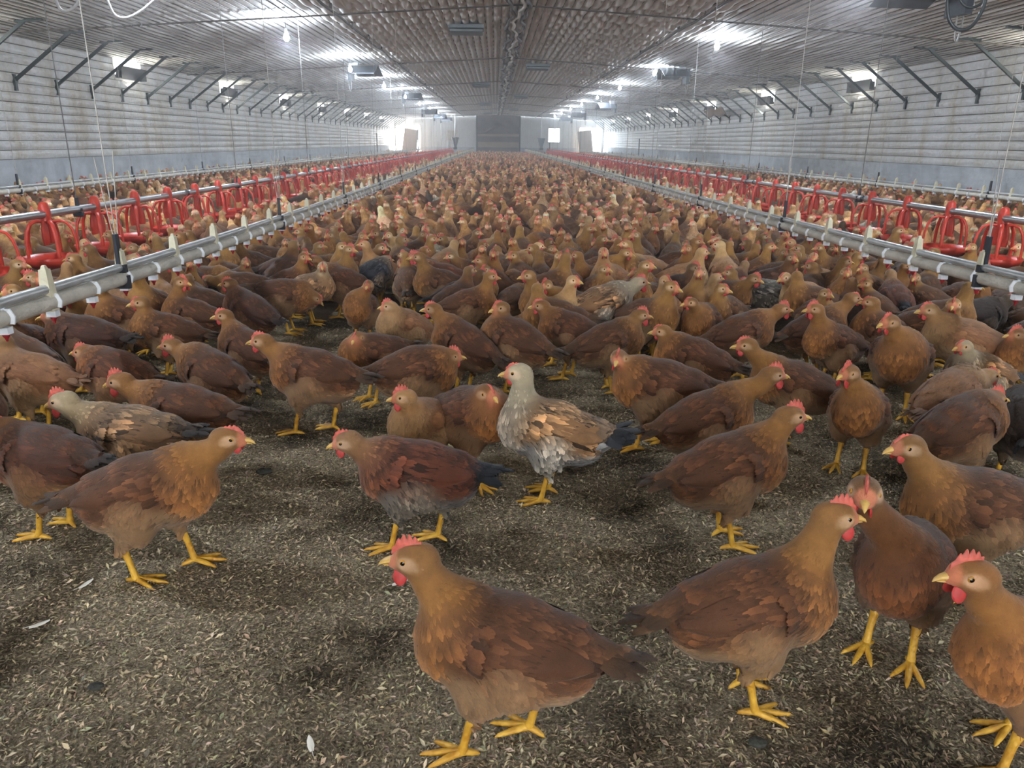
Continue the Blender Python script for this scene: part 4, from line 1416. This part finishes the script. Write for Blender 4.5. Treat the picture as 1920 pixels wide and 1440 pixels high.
# ---- long walls: concrete plinth, film pillows between wires; openings for the air inlets
INL_L = [9.6, 15.2, 20.6, 26.0, 31.4, 36.8, 42.2, 47.6]
INL_R = [10.4, 16.1, 21.7, 27.3, 32.9, 38.5, 44.1, 49.7]
IW, IZ0, IZ1 = 1.10, 2.02, 2.34
PZ = 0.131
ORD = ['first', 'second', 'third', 'fourth', 'fifth', 'sixth', 'seventh', 'eighth', 'ninth', 'tenth', 'eleventh', 'twelfth']
for side, xw, sg, inl in (('left', XW_L, 1, INL_L), ('right', XW_R, -1, INL_R)):
    wname = 'long bare wall' if side == 'left' else 'tangled-hose wall'
    mb = MB()
    zs = []
    z = Z_CON
    while z < Z_EAVE - .01:
        for q in range(6): zs.append((min(z + PZ * q / 6, Z_EAVE), q / 6))
        z += PZ
    zs.append((Z_EAVE + .02, 0))
    zz = np.array([a for a, b_ in zs]); ff = np.array([b_ for a, b_ in zs])

    def wall_part(y0, y1, zsel):
        n_ = max(2, int((y1 - y0) / .3) + 1)
        yy_ = np.linspace(y0, y1, n_)
        Yw, Zw = np.meshgrid(yy_, zz[zsel], indexing='ij')
        Fw = np.meshgrid(yy_, ff[zsel], indexing='ij')[1]
        sagw = .024 * np.abs(np.sin(PI * Fw)) ** .8 * (1 + .3 * np.sin(Yw * 1.9 + Zw * 20)) + .006 * np.sin(Yw * 3.1 + Zw * 3)
        mb.grid(np.stack([xw + sg * sagw, Yw, Zw], -1))
    low = zz <= IZ0
    iz = int(low.sum())
    allz = np.arange(len(zz))
    prev = Y0
    for yi in inl:
        wall_part(prev, yi - IW / 2, allz)
        wall_part(yi - IW / 2, yi + IW / 2, allz[:iz])
        prev = yi + IW / 2
    wall_part(prev, Y_END, allz)
    o = mb.obj('wall_' + side, [MT['wall']]); tag(o, kind='structure')
    # wires as real strands in the grooves
    mb = MB()
    k = 0
    z = Z_CON
    while z < Z_EAVE - .02:
        segs = [(Y0, Y_END)]
        if z > IZ0 - .01:
            segs = []; pv = Y0
            for yi in inl: segs.append((pv, yi - IW / 2)); pv = yi + IW / 2
            segs.append((pv, Y_END))
        for a_, b_ in segs: mb.tube(np.array([[xw + sg * .010, a_, z], [xw + sg * .010, b_, z]]), .0055 if k % 3 else .008, 6, caps=False)
        z += PZ; k += 1
    o = mb.obj('trim_%d' % (40 if side == 'left' else 41), [MT['wire']]); tag(o, kind='structure')
    mb = MB()
    mb.box((xw - sg * .09, (Y0 + Y_END) / 2, Z_CON / 2), (.26, Y_END - Y0, Z_CON))
    o = mb.obj('baseboard_' + side, [MT['concrete']]); tag(o, kind='structure')
    # air inlets
    for i, yi in enumerate(inl):
        root = empty('air_inlet', (xw, yi, IZ0))
        tag(root, 'open ceiling-height air inlet with dark flap, %s along the %s' % (ORD[i], wname), 'air inlet', 'air inlets along the walls')
        mb = MB()
        t_ = .03
        hgt = IZ1 - IZ0 + .06
        mb.box((-sg * .05, 0, .0), (.16, IW, t_)); mb.box((-sg * .05, -IW / 2, hgt / 2), (.16, t_, hgt)); mb.box((-sg * .05, IW / 2, hgt / 2), (.16, t_, hgt))
        mb.obj('frame', [MT['white_metal']], root, smooth=False)
        mb = MB()
        mb.box((sg * .07, 0, .115), (.025, IW - .06, .25), rot=rotmat('Y', sg * .55))
        mb.box((sg * .085, -IW / 2 + .05, .10), (.10, .01, .16)); mb.box((sg * .085, IW / 2 - .05, .10), (.10, .01, .16))
        mb.obj('flap', [MT['flap']], root, smooth=False)
        li = bpy.data.lights.new('daylight_or_fill', 'AREA')
        li.shape = 'RECTANGLE'; li.size = IW - .06; li.size_y = .28
        li.energy = 60.0; li.color = (1.0, .98, .86)
        lo = bpy.data.objects.new('daylight_or_fill', li); COL.objects.link(lo)
        lo.location = (xw - sg * .14, yi, IZ0 + .20)
        # looks inward and up, skimming over the flap
        dv = Vector((sg * 1.0, 0, .55)).normalized()
        lo.rotation_euler = dv.to_track_quat('-Z', 'X').to_euler()
    # steel braces from wall to ceiling
    ref = 8.4 if side == 'left' else 7.9
    pm = {}
    dz = .66
    foot = Vector((sg * .035, 0, 0)); top = Vector((sg * .95, 0, dz))
    mbp = MB(); mbp.box((sg * .030, 0, -.03), (.035, .05, .22)); mbp.box((sg * .046, 0, .0), (.02, .075, .06)); pm['wall_plate'] = mbp.mesh('wall_plate', [MT['strut']], False)
    mbp = MB()
    ln_ = (top - foot).length; an_ = math.atan2(dz, sg * (.95 - .035))
    c_ = (foot + top) / 2
    mbp.box(c_, (ln_, .038, .038), rot=rotmat('Y', -an_)); pm['diagonal'] = mbp.mesh('diagonal', [MT['strut']], False)
    mbp = MB(); sl = math.atan((Z_RIDGE - Z_EAVE) / 7.18)
    mbp.box((top[0] + sg * .02, 0, top[2] - .02), (.34, .06, .035), rot=rotmat('Y', -sg * sl)); pm['ceiling_foot'] = mbp.mesh('ceiling_foot', [MT['strut']], False)
    y_ = ref
    last = -1; cnt = 0
    while y_ < Y_END - .5:
        bi = sum(1 for v in inl if v < y_ - .01)
        cnt = cnt + 1 if bi == last else 0
        last = bi
        r_ = empty('steel_brace', (xw, y_, 1.77))
        wh = 'before the first air inlet' if bi == 0 else 'past the %s air inlet' % ORD[bi - 1]
        tag(r_, 'dark green steel brace, %s %s on the %s' % (ORD[cnt], wh, wname), 'brace', 'steel braces under the ceiling')
        for nm, me in pm.items(): link(nm, me, r_)
        y_ += 1.07

# ---- end walls
EZ = Z_RIDGE + .05


def xw_at(px_):
    return (at(px_, 267 + .01 * (px_ - 924), .9999)[0] * 0 + (px_ - 924.0) / F_PX * (Y_END * math.cos(TH) + .1))


def zw_at(py_, px_=924):
    return 1 + (265.7 + .01 * (px_ - 924) - py_) * math.cos(TH) * (Y_END * math.cos(TH)) / F_PX


mb = MB()
# pieces of the far wall around its openings: (x0, x1, z0, z1)
DX0, DX1 = -1.22, 1.64       # middle opening
LX0, LX1 = -6.75, -5.10      # doorway against the bare wall
RX0, RX1 = 5.75, 7.30        # doorway against the hose wall
WX0, WX1, WZ0, WZ1 = 3.62, 4.45, .98, 1.92
VX0, VX1 = -3.30, -2.60
for x0, x1, z0, z1 in [(XW_L, LX0, 0, EZ), (LX0, LX1, 2.05, EZ), (LX1, VX0, 0, EZ), (VX0, VX1, 0, 1.0), (VX0, VX1, 1.75, EZ), (VX1, DX0, 0, EZ), (DX0, DX1, 2.76, EZ), (DX1, WX0, 0, EZ), (WX0, WX1, 0, WZ0), (WX0, WX1, WZ1, EZ), (WX1, RX0, 0, EZ), (RX0, RX1, 2.0, EZ), (RX1, XW_R, 0, EZ)]:
    mb.box(((x0 + x1) / 2, Y_END + .06, (z0 + z1) / 2), (x1 - x0, .12, z1 - z0))
for x_ in np.arange(XW_L + .2, XW_R, .30):
    if any(a_ - .05 < x_ < b_ + .05 for a_, b_ in ((DX0, DX1), (LX0, LX1), (RX0, RX1), (WX0, WX1), (VX0, VX1))): continue
    mb.box((x_, Y_END - .005, 1.45), (.03, .02, 1.9))
o = mb.obj('wall_far', [MT['endwall']], smooth=False); tag(o, kind='structure')
mb = MB()
for x0, x1 in ((LX1, DX0), (DX1, RX0)): mb.box(((x0 + x1) / 2, Y_END - .04, .31), (x1 - x0, .08, .62))
o = mb.obj('baseboard_far', [MT['concrete']], smooth=False); tag(o, kind='structure')
mb = MB()
for x0, x1, z0, z1 in ((XW_L, -2.2, 0, 2.9), (2.8, XW_R, 0, 2.9), (-2.2, 2.8, 2.5, 2.9)): mb.box(((x0 + x1) / 2, Y0 - .06, (z0 + z1) / 2), (x1 - x0, .12, z1 - z0))  # unseen near wall; its wide opening is added for the fill light
o = mb.obj('wall_near', [MT['endwall']], smooth=False); tag(o, kind='structure')

# grubby curtain hanging in the middle opening, with rails
root = empty('opening_curtain', ((DX0 + DX1) / 2, Y_END - .05, 0))
tag(root, 'grubby plastic curtain with two pale rails closing the middle opening', 'curtain')
w_ = DX1 - DX0
g = np.stack(np.meshgrid(np.linspace(-w_ / 2, w_ / 2, 60), np.linspace(.3, 2.76, 40), indexing='ij'), -1)
yv = .05 * np.sin(g[..., 0] * 6 + g[..., 1] * 2) * np.sin(g[..., 1] * 5) - .10 * np.exp(-((g[..., 1] - 1.75 - .25 * np.cos(g[..., 0] * 2.2)) / .12) ** 2)
mb = MB(); mb.grid(np.stack([g[..., 0], yv, g[..., 1]], -1)); mb.obj('sheet', [MT['curtain']], root)
for z_, h_ in ((1.42, .16), (.80, .34)):
    mb = MB(); mb.box((0, -.13, z_), (w_ - .05, .05, h_)); mb.obj('rail', [MT['board_l']], root, smooth=False)
mb = MB()
for x_ in (-w_ / 2 - .04, w_ / 2 + .04): mb.box((x_, -.09, 1.38), (.09, .10, 2.76))
mb.obj('frame', [MT['strut']], root, smooth=False)

# doorways, a leaning panel in each
for nm, x0, x1, zt, px0, tilt, lab in ((1, LX0, LX1, 2.05, -5.95, -.16, 'brown panel leaning in the bright doorway at the bare-wall corner'), (2, RX0, RX1, 2.0, 6.30, .13, 'brown panel leaning in the bright doorway at the hose-wall corner')):
    mb = MB()
    for x_ in (x0, x1): mb.box((x_, Y_END - .02, zt / 2), (.08, .18, zt))
    mb.box(((x0 + x1) / 2, Y_END - .02, zt), (x1 - x0 + .08, .18, .08))
    o = mb.obj('door_%d' % nm, [MT['white_metal']], smooth=False); tag(o, kind='structure')
    r_ = empty('leaning_panel', (px0, Y_END - .35, 0)); tag(r_, lab, 'panel', 'panels at the far doorways')
    mb = MB()
    c_, s_2 = math.cos(tilt), math.sin(tilt)
    mb.box((tilt * -1.0 * .9, 0, .9), (.95, .04, 1.72), rot=rotmat('Y', -tilt))
    mb.obj('board', [MT['board']], r_, smooth=False)
    mb = MB(); mb.box((tilt * -1.0 * 1.74, 0, 1.74), (.97, .05, .05), rot=rotmat('Y', -tilt)); mb.obj('edge_strip', [MT['board_l']], r_, smooth=False)
# windows
mg, nt, b_, out_ = new_mat('bright_pane')
b_.inputs['Base Color'].default_value = (1, 1, 1, 1)
b_.inputs['Roughness'].default_value = .25
b_.inputs['Transmission Weight'].default_value = 1.0
b_.inputs['IOR'].default_value = 1.02
for k, (x0, x1, z0, z1, mt) in enumerate(((WX0, WX1, WZ0, WZ1, mg), (VX0, VX1, 1.0, 1.75, MT['glow_c']))):
    mb = MB()
    for x_ in (x0, x1): mb.box((x_, Y_END - .02, (z0 + z1) / 2), (.06, .16, z1 - z0 + .06))
    for z_ in (z0, z1): mb.box(((x0 + x1) / 2, Y_END - .02, z_), (x1 - x0, .16, .06))
    o = mb.obj('window_%d' % (k + 1), [MT['white_metal']], smooth=False); tag(o, kind='structure')
    mb = MB(); mb.box(((x0 + x1) / 2, Y_END + .05, (z0 + z1) / 2), (x1 - x0, .02, z1 - z0))
    q = mb.obj('pane', [mt], o, smooth=False)

# thin poles standing near the far end
for x_, y_, h_, lab in ((-6.0, 40.0, 1.35, 'bare wall'), (-5.0, 51.0, 1.75, 'bare-wall doorway'), (-2.95, 50.0, 1.0, 'orange blind'), (3.55, 51.0, 1.0, 'bright window'), (5.6, 51.5, 1.85, 'hose-wall doorway'), (7.0, 38.0, 1.2, 'far end of the hose wall')):
    mb = MB(); mb.tube(np.array([[0, 0, 0], [0, 0, h_]]), .028, 8)
    o = mb.obj('post', [MT['black_pl']]); o.location = (x_, y_, 0)
    tag(o, 'thin dark post standing in front of the ' + lab, 'post', 'posts at the far end')

# ---- feed hoppers at the far ends of the feeder lines
for x_, lab in ((-2.55, 'cone-shaped grey feed hopper ending the feeder line by the bare wall'), (2.95, 'cone-shaped grey feed hopper ending the feeder line on the hose side')):
    r_ = empty('feed_hopper', (x_, 50.2, 0)); tag(r_, lab, 'feed hopper', 'feed hoppers')
    mb = MB(); mb.lathe([(.07, .62), (.10, .72), (.25, 1.22), (.26, 1.24), (.24, 1.24)], 16); mb.obj('cone', [MT['heater']], r_)
    mb = MB(); mb.tube(np.array([[0, 0, 1.15], [0, 0, 2.62]]), .035, 8); mb.obj('drop_tube', [MT['galv']], r_)
    mb = MB(); mb.box((0, 0, .58), (.22, .30, .14)); mb.obj('outlet_box', [MT['black_pl']], r_, smooth=False)

# ---- ceiling vents
vi = [0, 0]
for k, y_ in enumerate(np.arange(12.7, 53, 5.95)):
    x_ = -.45 if k % 2 == 0 else .98
    r_ = empty('ceiling_vent', (x_, y_, ceil_z(x_) - .075)); tag(r_, 'grey rectangular ceiling vent, %s one down the house, %s the ridge seam' % (ORD[k], 'bare-wall side of' if k % 2 == 0 else 'hose side of'), 'vent', 'ceiling vents')
    mb = MB(); mb.box((0, 0, -.02), (.54, .46, .05)); mb.obj('housing', [MT['vent']], r_, smooth=False)
    mb = MB(); mb.box((0, .10, -.06), (.50, .20, .04), rot=rotmat('X', -.25)); mb.box((0, -.12, -.06), (.50, .20, .03), rot=rotmat('X', .18)); mb.obj('louvre', [MT['vent']], r_, smooth=False)
    mb = MB(); mb.box((0, -.01, -.048), (.50, .03, .02)); mb.obj('gap', [MT['vent_d']], r_, smooth=False)

# ---- lamps
bl = MB(); bl.lathe([(.006, -.115), (.022, -.108), (.038, -.085), (.042, -.062), (.034, -.034), (.020, -.016), (.017, 0)], 14)
bulb_me = bl.mesh('bulb', [MT['bulb']])
sk = MB(); sk.lathe([(.018, -.006), (.022, .0), (.022, .045), (.010, .055)], 12); sock_me = sk.mesh('socket', [MT['white_pl']])
LAMPS = []
for side, xl, ys_ in (('bare-wall', -2.90, [-2.8, 2.0, 6.7] + [11.4 + 4.8 * i for i in range(9)]), ('hose-side', 3.50, [-1.6, 3.2, 8.0] + [12.8 + 4.85 * i for i in range(8)])):
    for k, y_ in enumerate(ys_):
        zl = 2.41 if xl < 0 else 2.53
        r_ = empty('hanging_lamp', (xl, y_, zl))
        kk = k - 3
        lab = 'glowing bulb, %s visible in the %s lamp row' % (ORD[kk], side) if kk >= 0 else 'glowing bulb of the %s lamp row, %s behind or above the viewer' % (side, ORD[2 - k])
        tag(r_, lab, 'lamp', 'bulbs hanging in two rows')
        link('bulb', bulb_me, r_)
        li = bpy.data.lights.new('lamp_light', 'POINT'); li.energy = 84.0; li.shadow_soft_size = .03; li.color = (.78, .88, 1.0)
        lo = bpy.data.objects.new('lamp_light', li); COL.objects.link(lo); lo.location = (xl, y_, zl - .065)
        li = bpy.data.lights.new('lamp_light', 'SPOT'); li.energy = 84.0; li.shadow_soft_size = .03; li.color = (.78, .88, 1.0); li.spot_size = R_(168); li.spot_blend = .5
        lo = bpy.data.objects.new('lamp_light', li); COL.objects.link(lo); lo.location = (xl, y_, zl - .10)
        link('socket', sock_me, r_)
        mb = MB(); h_ = ceil_z(xl) - zl - .02
        mb.tube(np.array([[0, 0, .05], [0, 0, h_]]), .004, 6); mb.obj('flex', [MT['black_pl']], r_)

# ---- hanging gas heaters with folded hoods
hk = 0
for xh, sg, ylist in ((-3.15, -1, [17.6, 27.5, 34.5, 41, 46]), (4.15, 1, [7.3, 17.4, 27.5, 36.5, 43])):
    for i, y_ in enumerate(ylist):
        near = y_ < 8
        zh = 2.24 if near else (2.36 if i < 2 else 2.12)
        side = 'bare-wall' if xh < 0 else 'hose-side'
        r_ = empty('hanging_heater', (xh, y_, zh), rz=0.10 * sg)
        tag(r_, 'dark hooded heater hanging under the ceiling, %s of the %s row' % (ORD[i], side), 'heater', 'heaters hung along the lamps')
        # hood: two sloping sheets
        mb = MB()
        Lh = .62; Wh = .42; Hh = .20; th = .012
        for s1 in (-1, 1):
            V = np.array([[x_, y2 * (1 if True else 0), z2] for x_ in (-sg * Lh, -sg * .04) for (y2, z2) in ((0, Hh), (s1 * Wh, 0), (s1 * Wh, -th), (0, Hh - th))], float)
            mb.add(V, [[0, 1, 5, 4], [1, 2, 6, 5], [2, 3, 7, 6], [0, 4, 7, 3], [0, 3, 2, 1], [4, 5, 6, 7]])
        mb.obj('hood', [MT['heater']], r_, smooth=False)
        mb = MB()
        V = np.array([[sg * .04, -.16, -.10], [sg * .04, .16, -.10], [sg * .30, 0, -.03], [sg * .04, 0, .20], [sg * .02, -.16, -.10], [sg * .02, .16, -.10], [sg * .02, 0, .20]], float)
        mb.add(V, [[0, 2, 3, 3], [1, 3, 2, 2], [0, 1, 2, 2], [4, 6, 5, 5], [0, 3, 6, 4], [1, 5, 6, 3], [0, 4, 5, 1]])
        mb.obj('end_cap', [MT['white_metal']], r_, smooth=False)
        mb = MB(); mb.box((-sg * .01, 0, .02), (.07, .28, .30)); mb.obj('burner_plate', [MT['heater']], r_, smooth=False)
        mb = MB(); mb.box((-sg * .12, 0, .20), (.14, .16, .12)); mb.obj('valve_box', [MT['white_pl']], r_, smooth=False)
        mb = MB()
        t_ = np.linspace(0, PI, 14)
        mb.tube(np.stack([sg * (.02 + .03 * np.cos(t_)), np.zeros(14), -.12 - .22 * np.sin(t_)], 1), .008, 6)
        mb.obj('gas_hose', [MT['hose_l']], r_)
        mb = MB()
        for x_ in (-sg * .5, sg * .02): mb.tube(np.array([[x_, 0, Hh - .02], [x_, 0, ceil_z(xh) - zh - .03]]), .003, 6)
        mb.obj('chain', [MT['cord_d']], r_)

# tangled black hose by the near heater and two pale hoses on the other side
def hose(name, pts, r, mat, lab):
    P = [Vector(p) for p in pts]
    out = []
    for i in range(len(P) - 1):
        p0 = P[max(i - 1, 0)]; p1 = P[i]; p2 = P[i + 1]; p3 = P[min(i + 2, len(P) - 1)]
        for t in np.linspace(0, 1, 8, endpoint=False):
            out.append(0.5 * ((2 * p1) + (-p0 + p2) * t + (2 * p0 - 5 * p1 + 4 * p2 - p3) * t * t + (-p0 + 3 * p1 - 3 * p2 + p3) * t ** 3))
    out.append(P[-1])
    mb = MB(); mb.tube(np.array(out), r, 8)
    o = mb.obj(name, [mat]); tag(o, lab, 'hose', 'gas hoses hanging from the ceiling')


def pt(px_, py_, dist):
    return tuple(CAM + ray(px_, py_) * dist)


hose('hose', [pt(1778, -30, 6.9), pt(1776, 10, 6.9), pt(1780, 38, 6.9), pt(1795, 55, 6.9), pt(1818, 52, 6.9), pt(1836, 30, 6.9), pt(1848, 0, 6.9), pt(1852, -40, 6.9)], .013, MT['hose'], 'black hose hanging in a wide loop beside the nearest heater')
hose('hose', [pt(1792, -20, 7.0), pt(1804, 6, 7.0), pt(1822, 14, 7.0), pt(1842, 4, 7.0), pt(1855, -24, 7.0)], .010, MT['hose'], 'thinner black hose in a shallow loop inside the wide one')
hose('hose', [pt(100, -14, 6.6), pt(112, 16, 6.6), pt(128, 20, 6.6), pt(144, 8, 6.6), pt(152, -16, 6.6)], .010, MT['hose_l'], 'pale hose in a small loop over the bare wall')
hose('hose', [pt(196, -14, 7.4), pt(214, 26, 7.4), pt(238, 33, 7.4), pt(268, 18, 7.4), pt(300, -10, 7.4)], .010, MT['hose_l'], 'pale hose in a long slack loop over the bare wall')


# ---- drinker lines
def z_line(y, base):
    return base + .045 * math.exp(-max(y - 2.2, 0) / 2.2)


br = MB()
br.box((0, 0, .010), (.036, .040, .105), taper=.66)
br.box((0, 0, .068), (.018, .020, .014), taper=.5)
br.box((0, 0, -.052), (.030, .040, .035))
bracket_me = br.mesh('bracket', [MT['ivory']], False)
nb = MB()
t_ = np.linspace(-.2, 1.2, 7) * PI
nb.tube(np.stack([.0275 * np.cos(t_), np.zeros(7), .0275 * np.sin(t_) - .043], 1), .0050, 6, flat=2.2)
nb.box((0, 0, -.080), (.030, .026, .020)); nb.box((0, 0, -.020), (.012, .016, .022))
saddle_me = nb.mesh('nipple_saddle', [MT['white_pl']], False)
nc = MB(); nc.lathe([(.003, -.112), (.005, -.104), (.010, -.096), (.010, -.088)], 10); nip_me = nc.mesh('nipple', [MT['red_cup']])
hg = MB(); hg.box((0, 0, .05), (.014, .034, .15), taper=.8); hg.box((0, 0, -.055), (.058, .020, .050)); hg.box((0, 0, -.005), (.044, .024, .030))
hang_me = hg.mesh('hanger', [MT['black_pl']], False)


def drinker(x, base, lab, ybegin, ph, step_h, ysh, zt):
    root = empty('drinker_line', (x, 0, 0)); tag(root, lab, 'drinker line', 'drinker lines with white brackets')
    ys_ = np.arange(ybegin, Y_END - 1.5, .5)
    Z = np.array([z_line(y, base) for y in ys_])
    mb = MB(); mb.tube(np.stack([0 * ys_, ys_, Z], 1), .0155, 10); mb.obj('support_rail', [MT['rail']], root)
    mb = MB(); mb.tube(np.stack([0 * ys_, ys_, Z - .043], 1), .0255, 12); mb.obj('water_pipe', [MT['pvc']], root)
    y_ = ph; k = 0
    while y_ < Y_END - 1.6 and k < 100:
        link('bracket', bracket_me, root, Matrix.Translation((0, y_, z_line(y_, base)))); y_ += .49; k += 1
    y_ = ph - .24; k = 0; rest = []
    while y_ < Y_END - 1.6:
        T_ = Matrix.Translation((0, y_, z_line(y_, base)))
        if k < 60:
            s = link('nipple_saddle', saddle_me, root, T_)
            if k < 24: link('nipple', nip_me, s)
        else: rest.append((y_, z_line(y_, base)))
        y_ += .245; k += 1
    mb = MB()
    for yy_, zz_ in rest: mb.box((0, yy_, zz_ - .058), (.046, .020, .052))
    q = mb.obj('nipple_saddles', [MT['white_pl']], root, smooth=False); q['kind'] = 'stuff'
    y_ = ysh
    while y_ < Y_END - 2:
        zl = z_line(y_, base)
        h = link('hanger', hang_me, root, Matrix.Translation((0, y_, zl)))
        mb = MB(); mb.tube(np.array([[0, 0, .12], [0, 0, zt - zl]]), .0021, 6)
        if y_ < 8: mb.tube(np.array([[.004, .01, .12], [.012, .05, .42]]), .0018, 6); mb.tube(np.array([[-.004, -.01, .12], [-.02, -.03, .40]]), .0018, 6)
        mb.obj('cord', [MT['cord']], h)
        y_ += step_h


drinker(X_DL, .50, 'near drinker pipe with white brackets running past the low crouching dark hen', 1.2, 2.38, 2.2, 2.86, ceil_z(X_DL) - .02)
drinker(X_DR, .50, 'near drinker pipe with white brackets on the hose side of the middle flock', 1.2, 2.52, 2.2, 3.0, ceil_z(X_DR) - .02)
drinker(X_OL, .505, 'far drinker pipe running close to the long bare wall', 4.0, 4.3, 2.6, 5.6, ceil_z(X_OL) - .02)
drinker(X_OR, .505, 'far drinker pipe running close to the tangled-hose wall', 4.0, 4.3, 2.6, 6.0, ceil_z(X_OR) - .02)

# ---- feeder lines with red pans
pan_top = MB()
pan_top.tube(np.array([[0, 0, -.055], [0, 0, -.030], [0, 0, .0], [0, 0, .035], [0, 0, .062], [0, 0, .072]]), [.034, .030, .034, .034, .026, .014], 12)
clamp_me = pan_top.mesh('clamp', [MT['red_pl']])
pt_ = MB()
for s1 in (-1, 1):
    # two shield-like petals hugging the drop tube
    P = np.array([[0, s1 * .030, -.045], [0, s1 * .040, -.085], [0, s1 * .046, -.130], [0, s1 * .044, -.180]])
    pt_.tube(P, [.030, .037, .040, .034], 10, flat=.45)
drop_me = pt_.mesh('drop_tube', [MT['red_pl']])
gr_ = MB()
for k in range(5):
    a = k * 2 * PI / 5 + .3
    P = [[math.cos(a) * r, math.sin(a) * r, z] for r, z in ((.028, -.046), (.072, -.040), (.108, -.056), (.132, -.098), (.144, -.160), (.146, -.250))]
    gr_.tube(np.array(P), [.012, .013, .013, .013, .012, .011], 8, flat=.7)
grill_me = gr_.mesh('grill', [MT['red_pl']])
di = MB(); di.lathe([(.02, -.312), (.11, -.318), (.145, -.285), (.160, -.255), (.166, -.255), (.150, -.290), (.112, -.326), (.0, -.322)], 20)
dish_me = di.mesh('dish', [MT['red_pl']])
fc = MB(); fc.lathe([(.030, -.02), (.030, .02)], 12); fc.v[0] = fc.v[0][:, [0, 2, 1]]
coup_me = fc.mesh('coupling', [MT['black_pl']])


def feeder(x, z, lab, y0p, ysh, zt):
    root = empty('feeder_line', (x, 0, z)); tag(root, lab, 'feeder line', 'feeder lines with red pans')
    ys_ = np.arange(2.0, 50.6, .5)
    zs_ = .03 * np.exp(-np.clip(ys_ - 4, 0, None) / 3)
    mb = MB(); mb.tube(np.stack([0 * ys_, ys_, zs_], 1), .0235, 12); mb.obj('feed_pipe', [MT['galv']], root)
    y_ = y0p
    while y_ < 50:
        dz_ = .03 * math.exp(-max(y_ - 4, 0) / 3)
        Mx = Matrix.Translation((0, y_, dz_)) @ Matrix.Rotation(random.uniform(-.25, .25), 4, 'Z')
        p_ = link('feeder_pan', dish_me, root, Mx)
        link('clamp', clamp_me, p_); link('drop_tube', drop_me, p_); link('grill', grill_me, p_)
        y_ += .60
    for y_ in np.arange(3.9, 50, 3.0):
        link('coupling', coup_me, root, Matrix.Translation((0, y_, .03 * math.exp(-max(y_ - 4, 0) / 3))))
    y_ = ysh
    while y_ < 50:
        h = link('clip', hang_me, root, Matrix.Translation((0, y_, .02)) @ Matrix.Diagonal((1.1, 1, .6, 1)))
        mb = MB(); mb.tube(np.array([[0, 0, .1], [0, 0, (zt - z - .02) / .6]]), .003, 6); mb.obj('cord', [MT['cord_d']], h)
        y_ += 3.2


feeder(X_FL, .53, 'galvanised feed pipe with red pans on the bare-wall side', 4.12, 5.1, ceil_z(X_FL) - .02)
feeder(X_FR, .53, 'galvanised feed pipe with red pans on the hose side', 4.35, 7.0, ceil_z(X_FR) - .02)

# brown sack remains caught on the hose-wall braces
mb = MB()
g = np.stack(np.meshgrid(np.linspace(0, 2.2, 20), np.linspace(0, 1, 6), indexing='ij'), -1)
mb.grid(np.stack([XW_R - .35 - .15 * g[..., 1], 24.3 + g[..., 0], 1.86 + .22 * g[..., 1] + .03 * np.sin(g[..., 0] * 6) - .03 * (g[..., 1] - .5) ** 2], -1))
o = mb.obj('cardboard_sheet', [MT['board']]); tag(o, 'brown cardboard sheet lodged behind the braces of the tangled-hose wall', 'cardboard')
so = o.modifiers.new('t', 'SOLIDIFY'); so.thickness = .012

# ------------------------------------------------------------------ light
HAZE = 0.012
w = bpy.data.worlds.new('World'); scene.world = w
w.use_nodes = True
bg = w.node_tree.nodes['Background']
bg.inputs[0].default_value = (.86, .93, 1.0, 1)
bg.inputs[1].default_value = 6.0
for x_, z_, sx_, sz_, e_, col_ in (((LX0 + LX1) / 2, 1.05, 1.5, 2.0, 160, (1, .98, .95)), ((RX0 + RX1) / 2, 1.0, 1.4, 1.9, 120, (.75, .88, 1.0)), ((WX0 + WX1) / 2, 1.45, .8, .9, 60, (1, .97, .95))):
    li = bpy.data.lights.new('daylight_or_fill', 'AREA'); li.shape = 'RECTANGLE'; li.size = sx_; li.size_y = sz_; li.energy = e_ * 2.5; li.color = col_
    lo = bpy.data.objects.new('daylight_or_fill', li); COL.objects.link(lo); lo.location = (x_, Y_END + .35, z_)
    lo.rotation_euler = (R_(-90), 0, 0)
li = bpy.data.lights.new('daylight_or_fill', 'AREA'); li.shape = 'RECTANGLE'; li.size = 4.9; li.size_y = 2.4; li.energy = 80.0; li.color = (1.0, .97, .92)  # added fill light behind the camera, set in the unseen near-end opening
lo = bpy.data.objects.new('daylight_or_fill', li); COL.objects.link(lo); lo.location = (.3, Y0 - .3, 1.25); lo.rotation_euler = (R_(90), 0, 0)
if HAZE:
    vm = bpy.data.materials.new('dusty_air'); vm.use_nodes = True
    nt = vm.node_tree; nt.nodes.remove(nt.nodes['Principled BSDF'])
    vs = nt.nodes.new('ShaderNodeVolumeScatter'); vs.inputs['Color'].default_value = (.95, .96, 1, 1); vs.inputs['Density'].default_value = HAZE; vs.inputs['Anisotropy'].default_value = .7
    nt.links.new(vs.outputs[0], nt.nodes['Material Output'].inputs['Volume'])
    mb = MB(); mb.box((CX, 28.2, 1.5), (XW_R - XW_L + .6, 52.4, 3.2)); o = mb.obj('dusty_air', [vm], smooth=False)
    tag(o, 'thin dusty haze hanging in the air down the length of the house', 'haze', kind='stuff')
scene.cycles.volume_bounces = 0
scene.cycles.max_bounces = 4; scene.cycles.diffuse_bounces = 3; scene.cycles.glossy_bounces = 2; scene.cycles.transmission_bounces = 3; scene.cycles.transparent_max_bounces = 6
scene.cycles.caustics_reflective = False; scene.cycles.caustics_refractive = False
scene.cycles.use_adaptive_sampling = True; scene.cycles.adaptive_threshold = .12; scene.cycles.adaptive_min_samples = 12
scene.cycles.use_light_tree = True
scene.view_settings.view_transform = 'Standard'
scene.view_settings.look = 'None'
scene.view_settings.exposure = 0.36
scene.view_settings.gamma = 1.0
scene.view_settings.use_curve_mapping = False
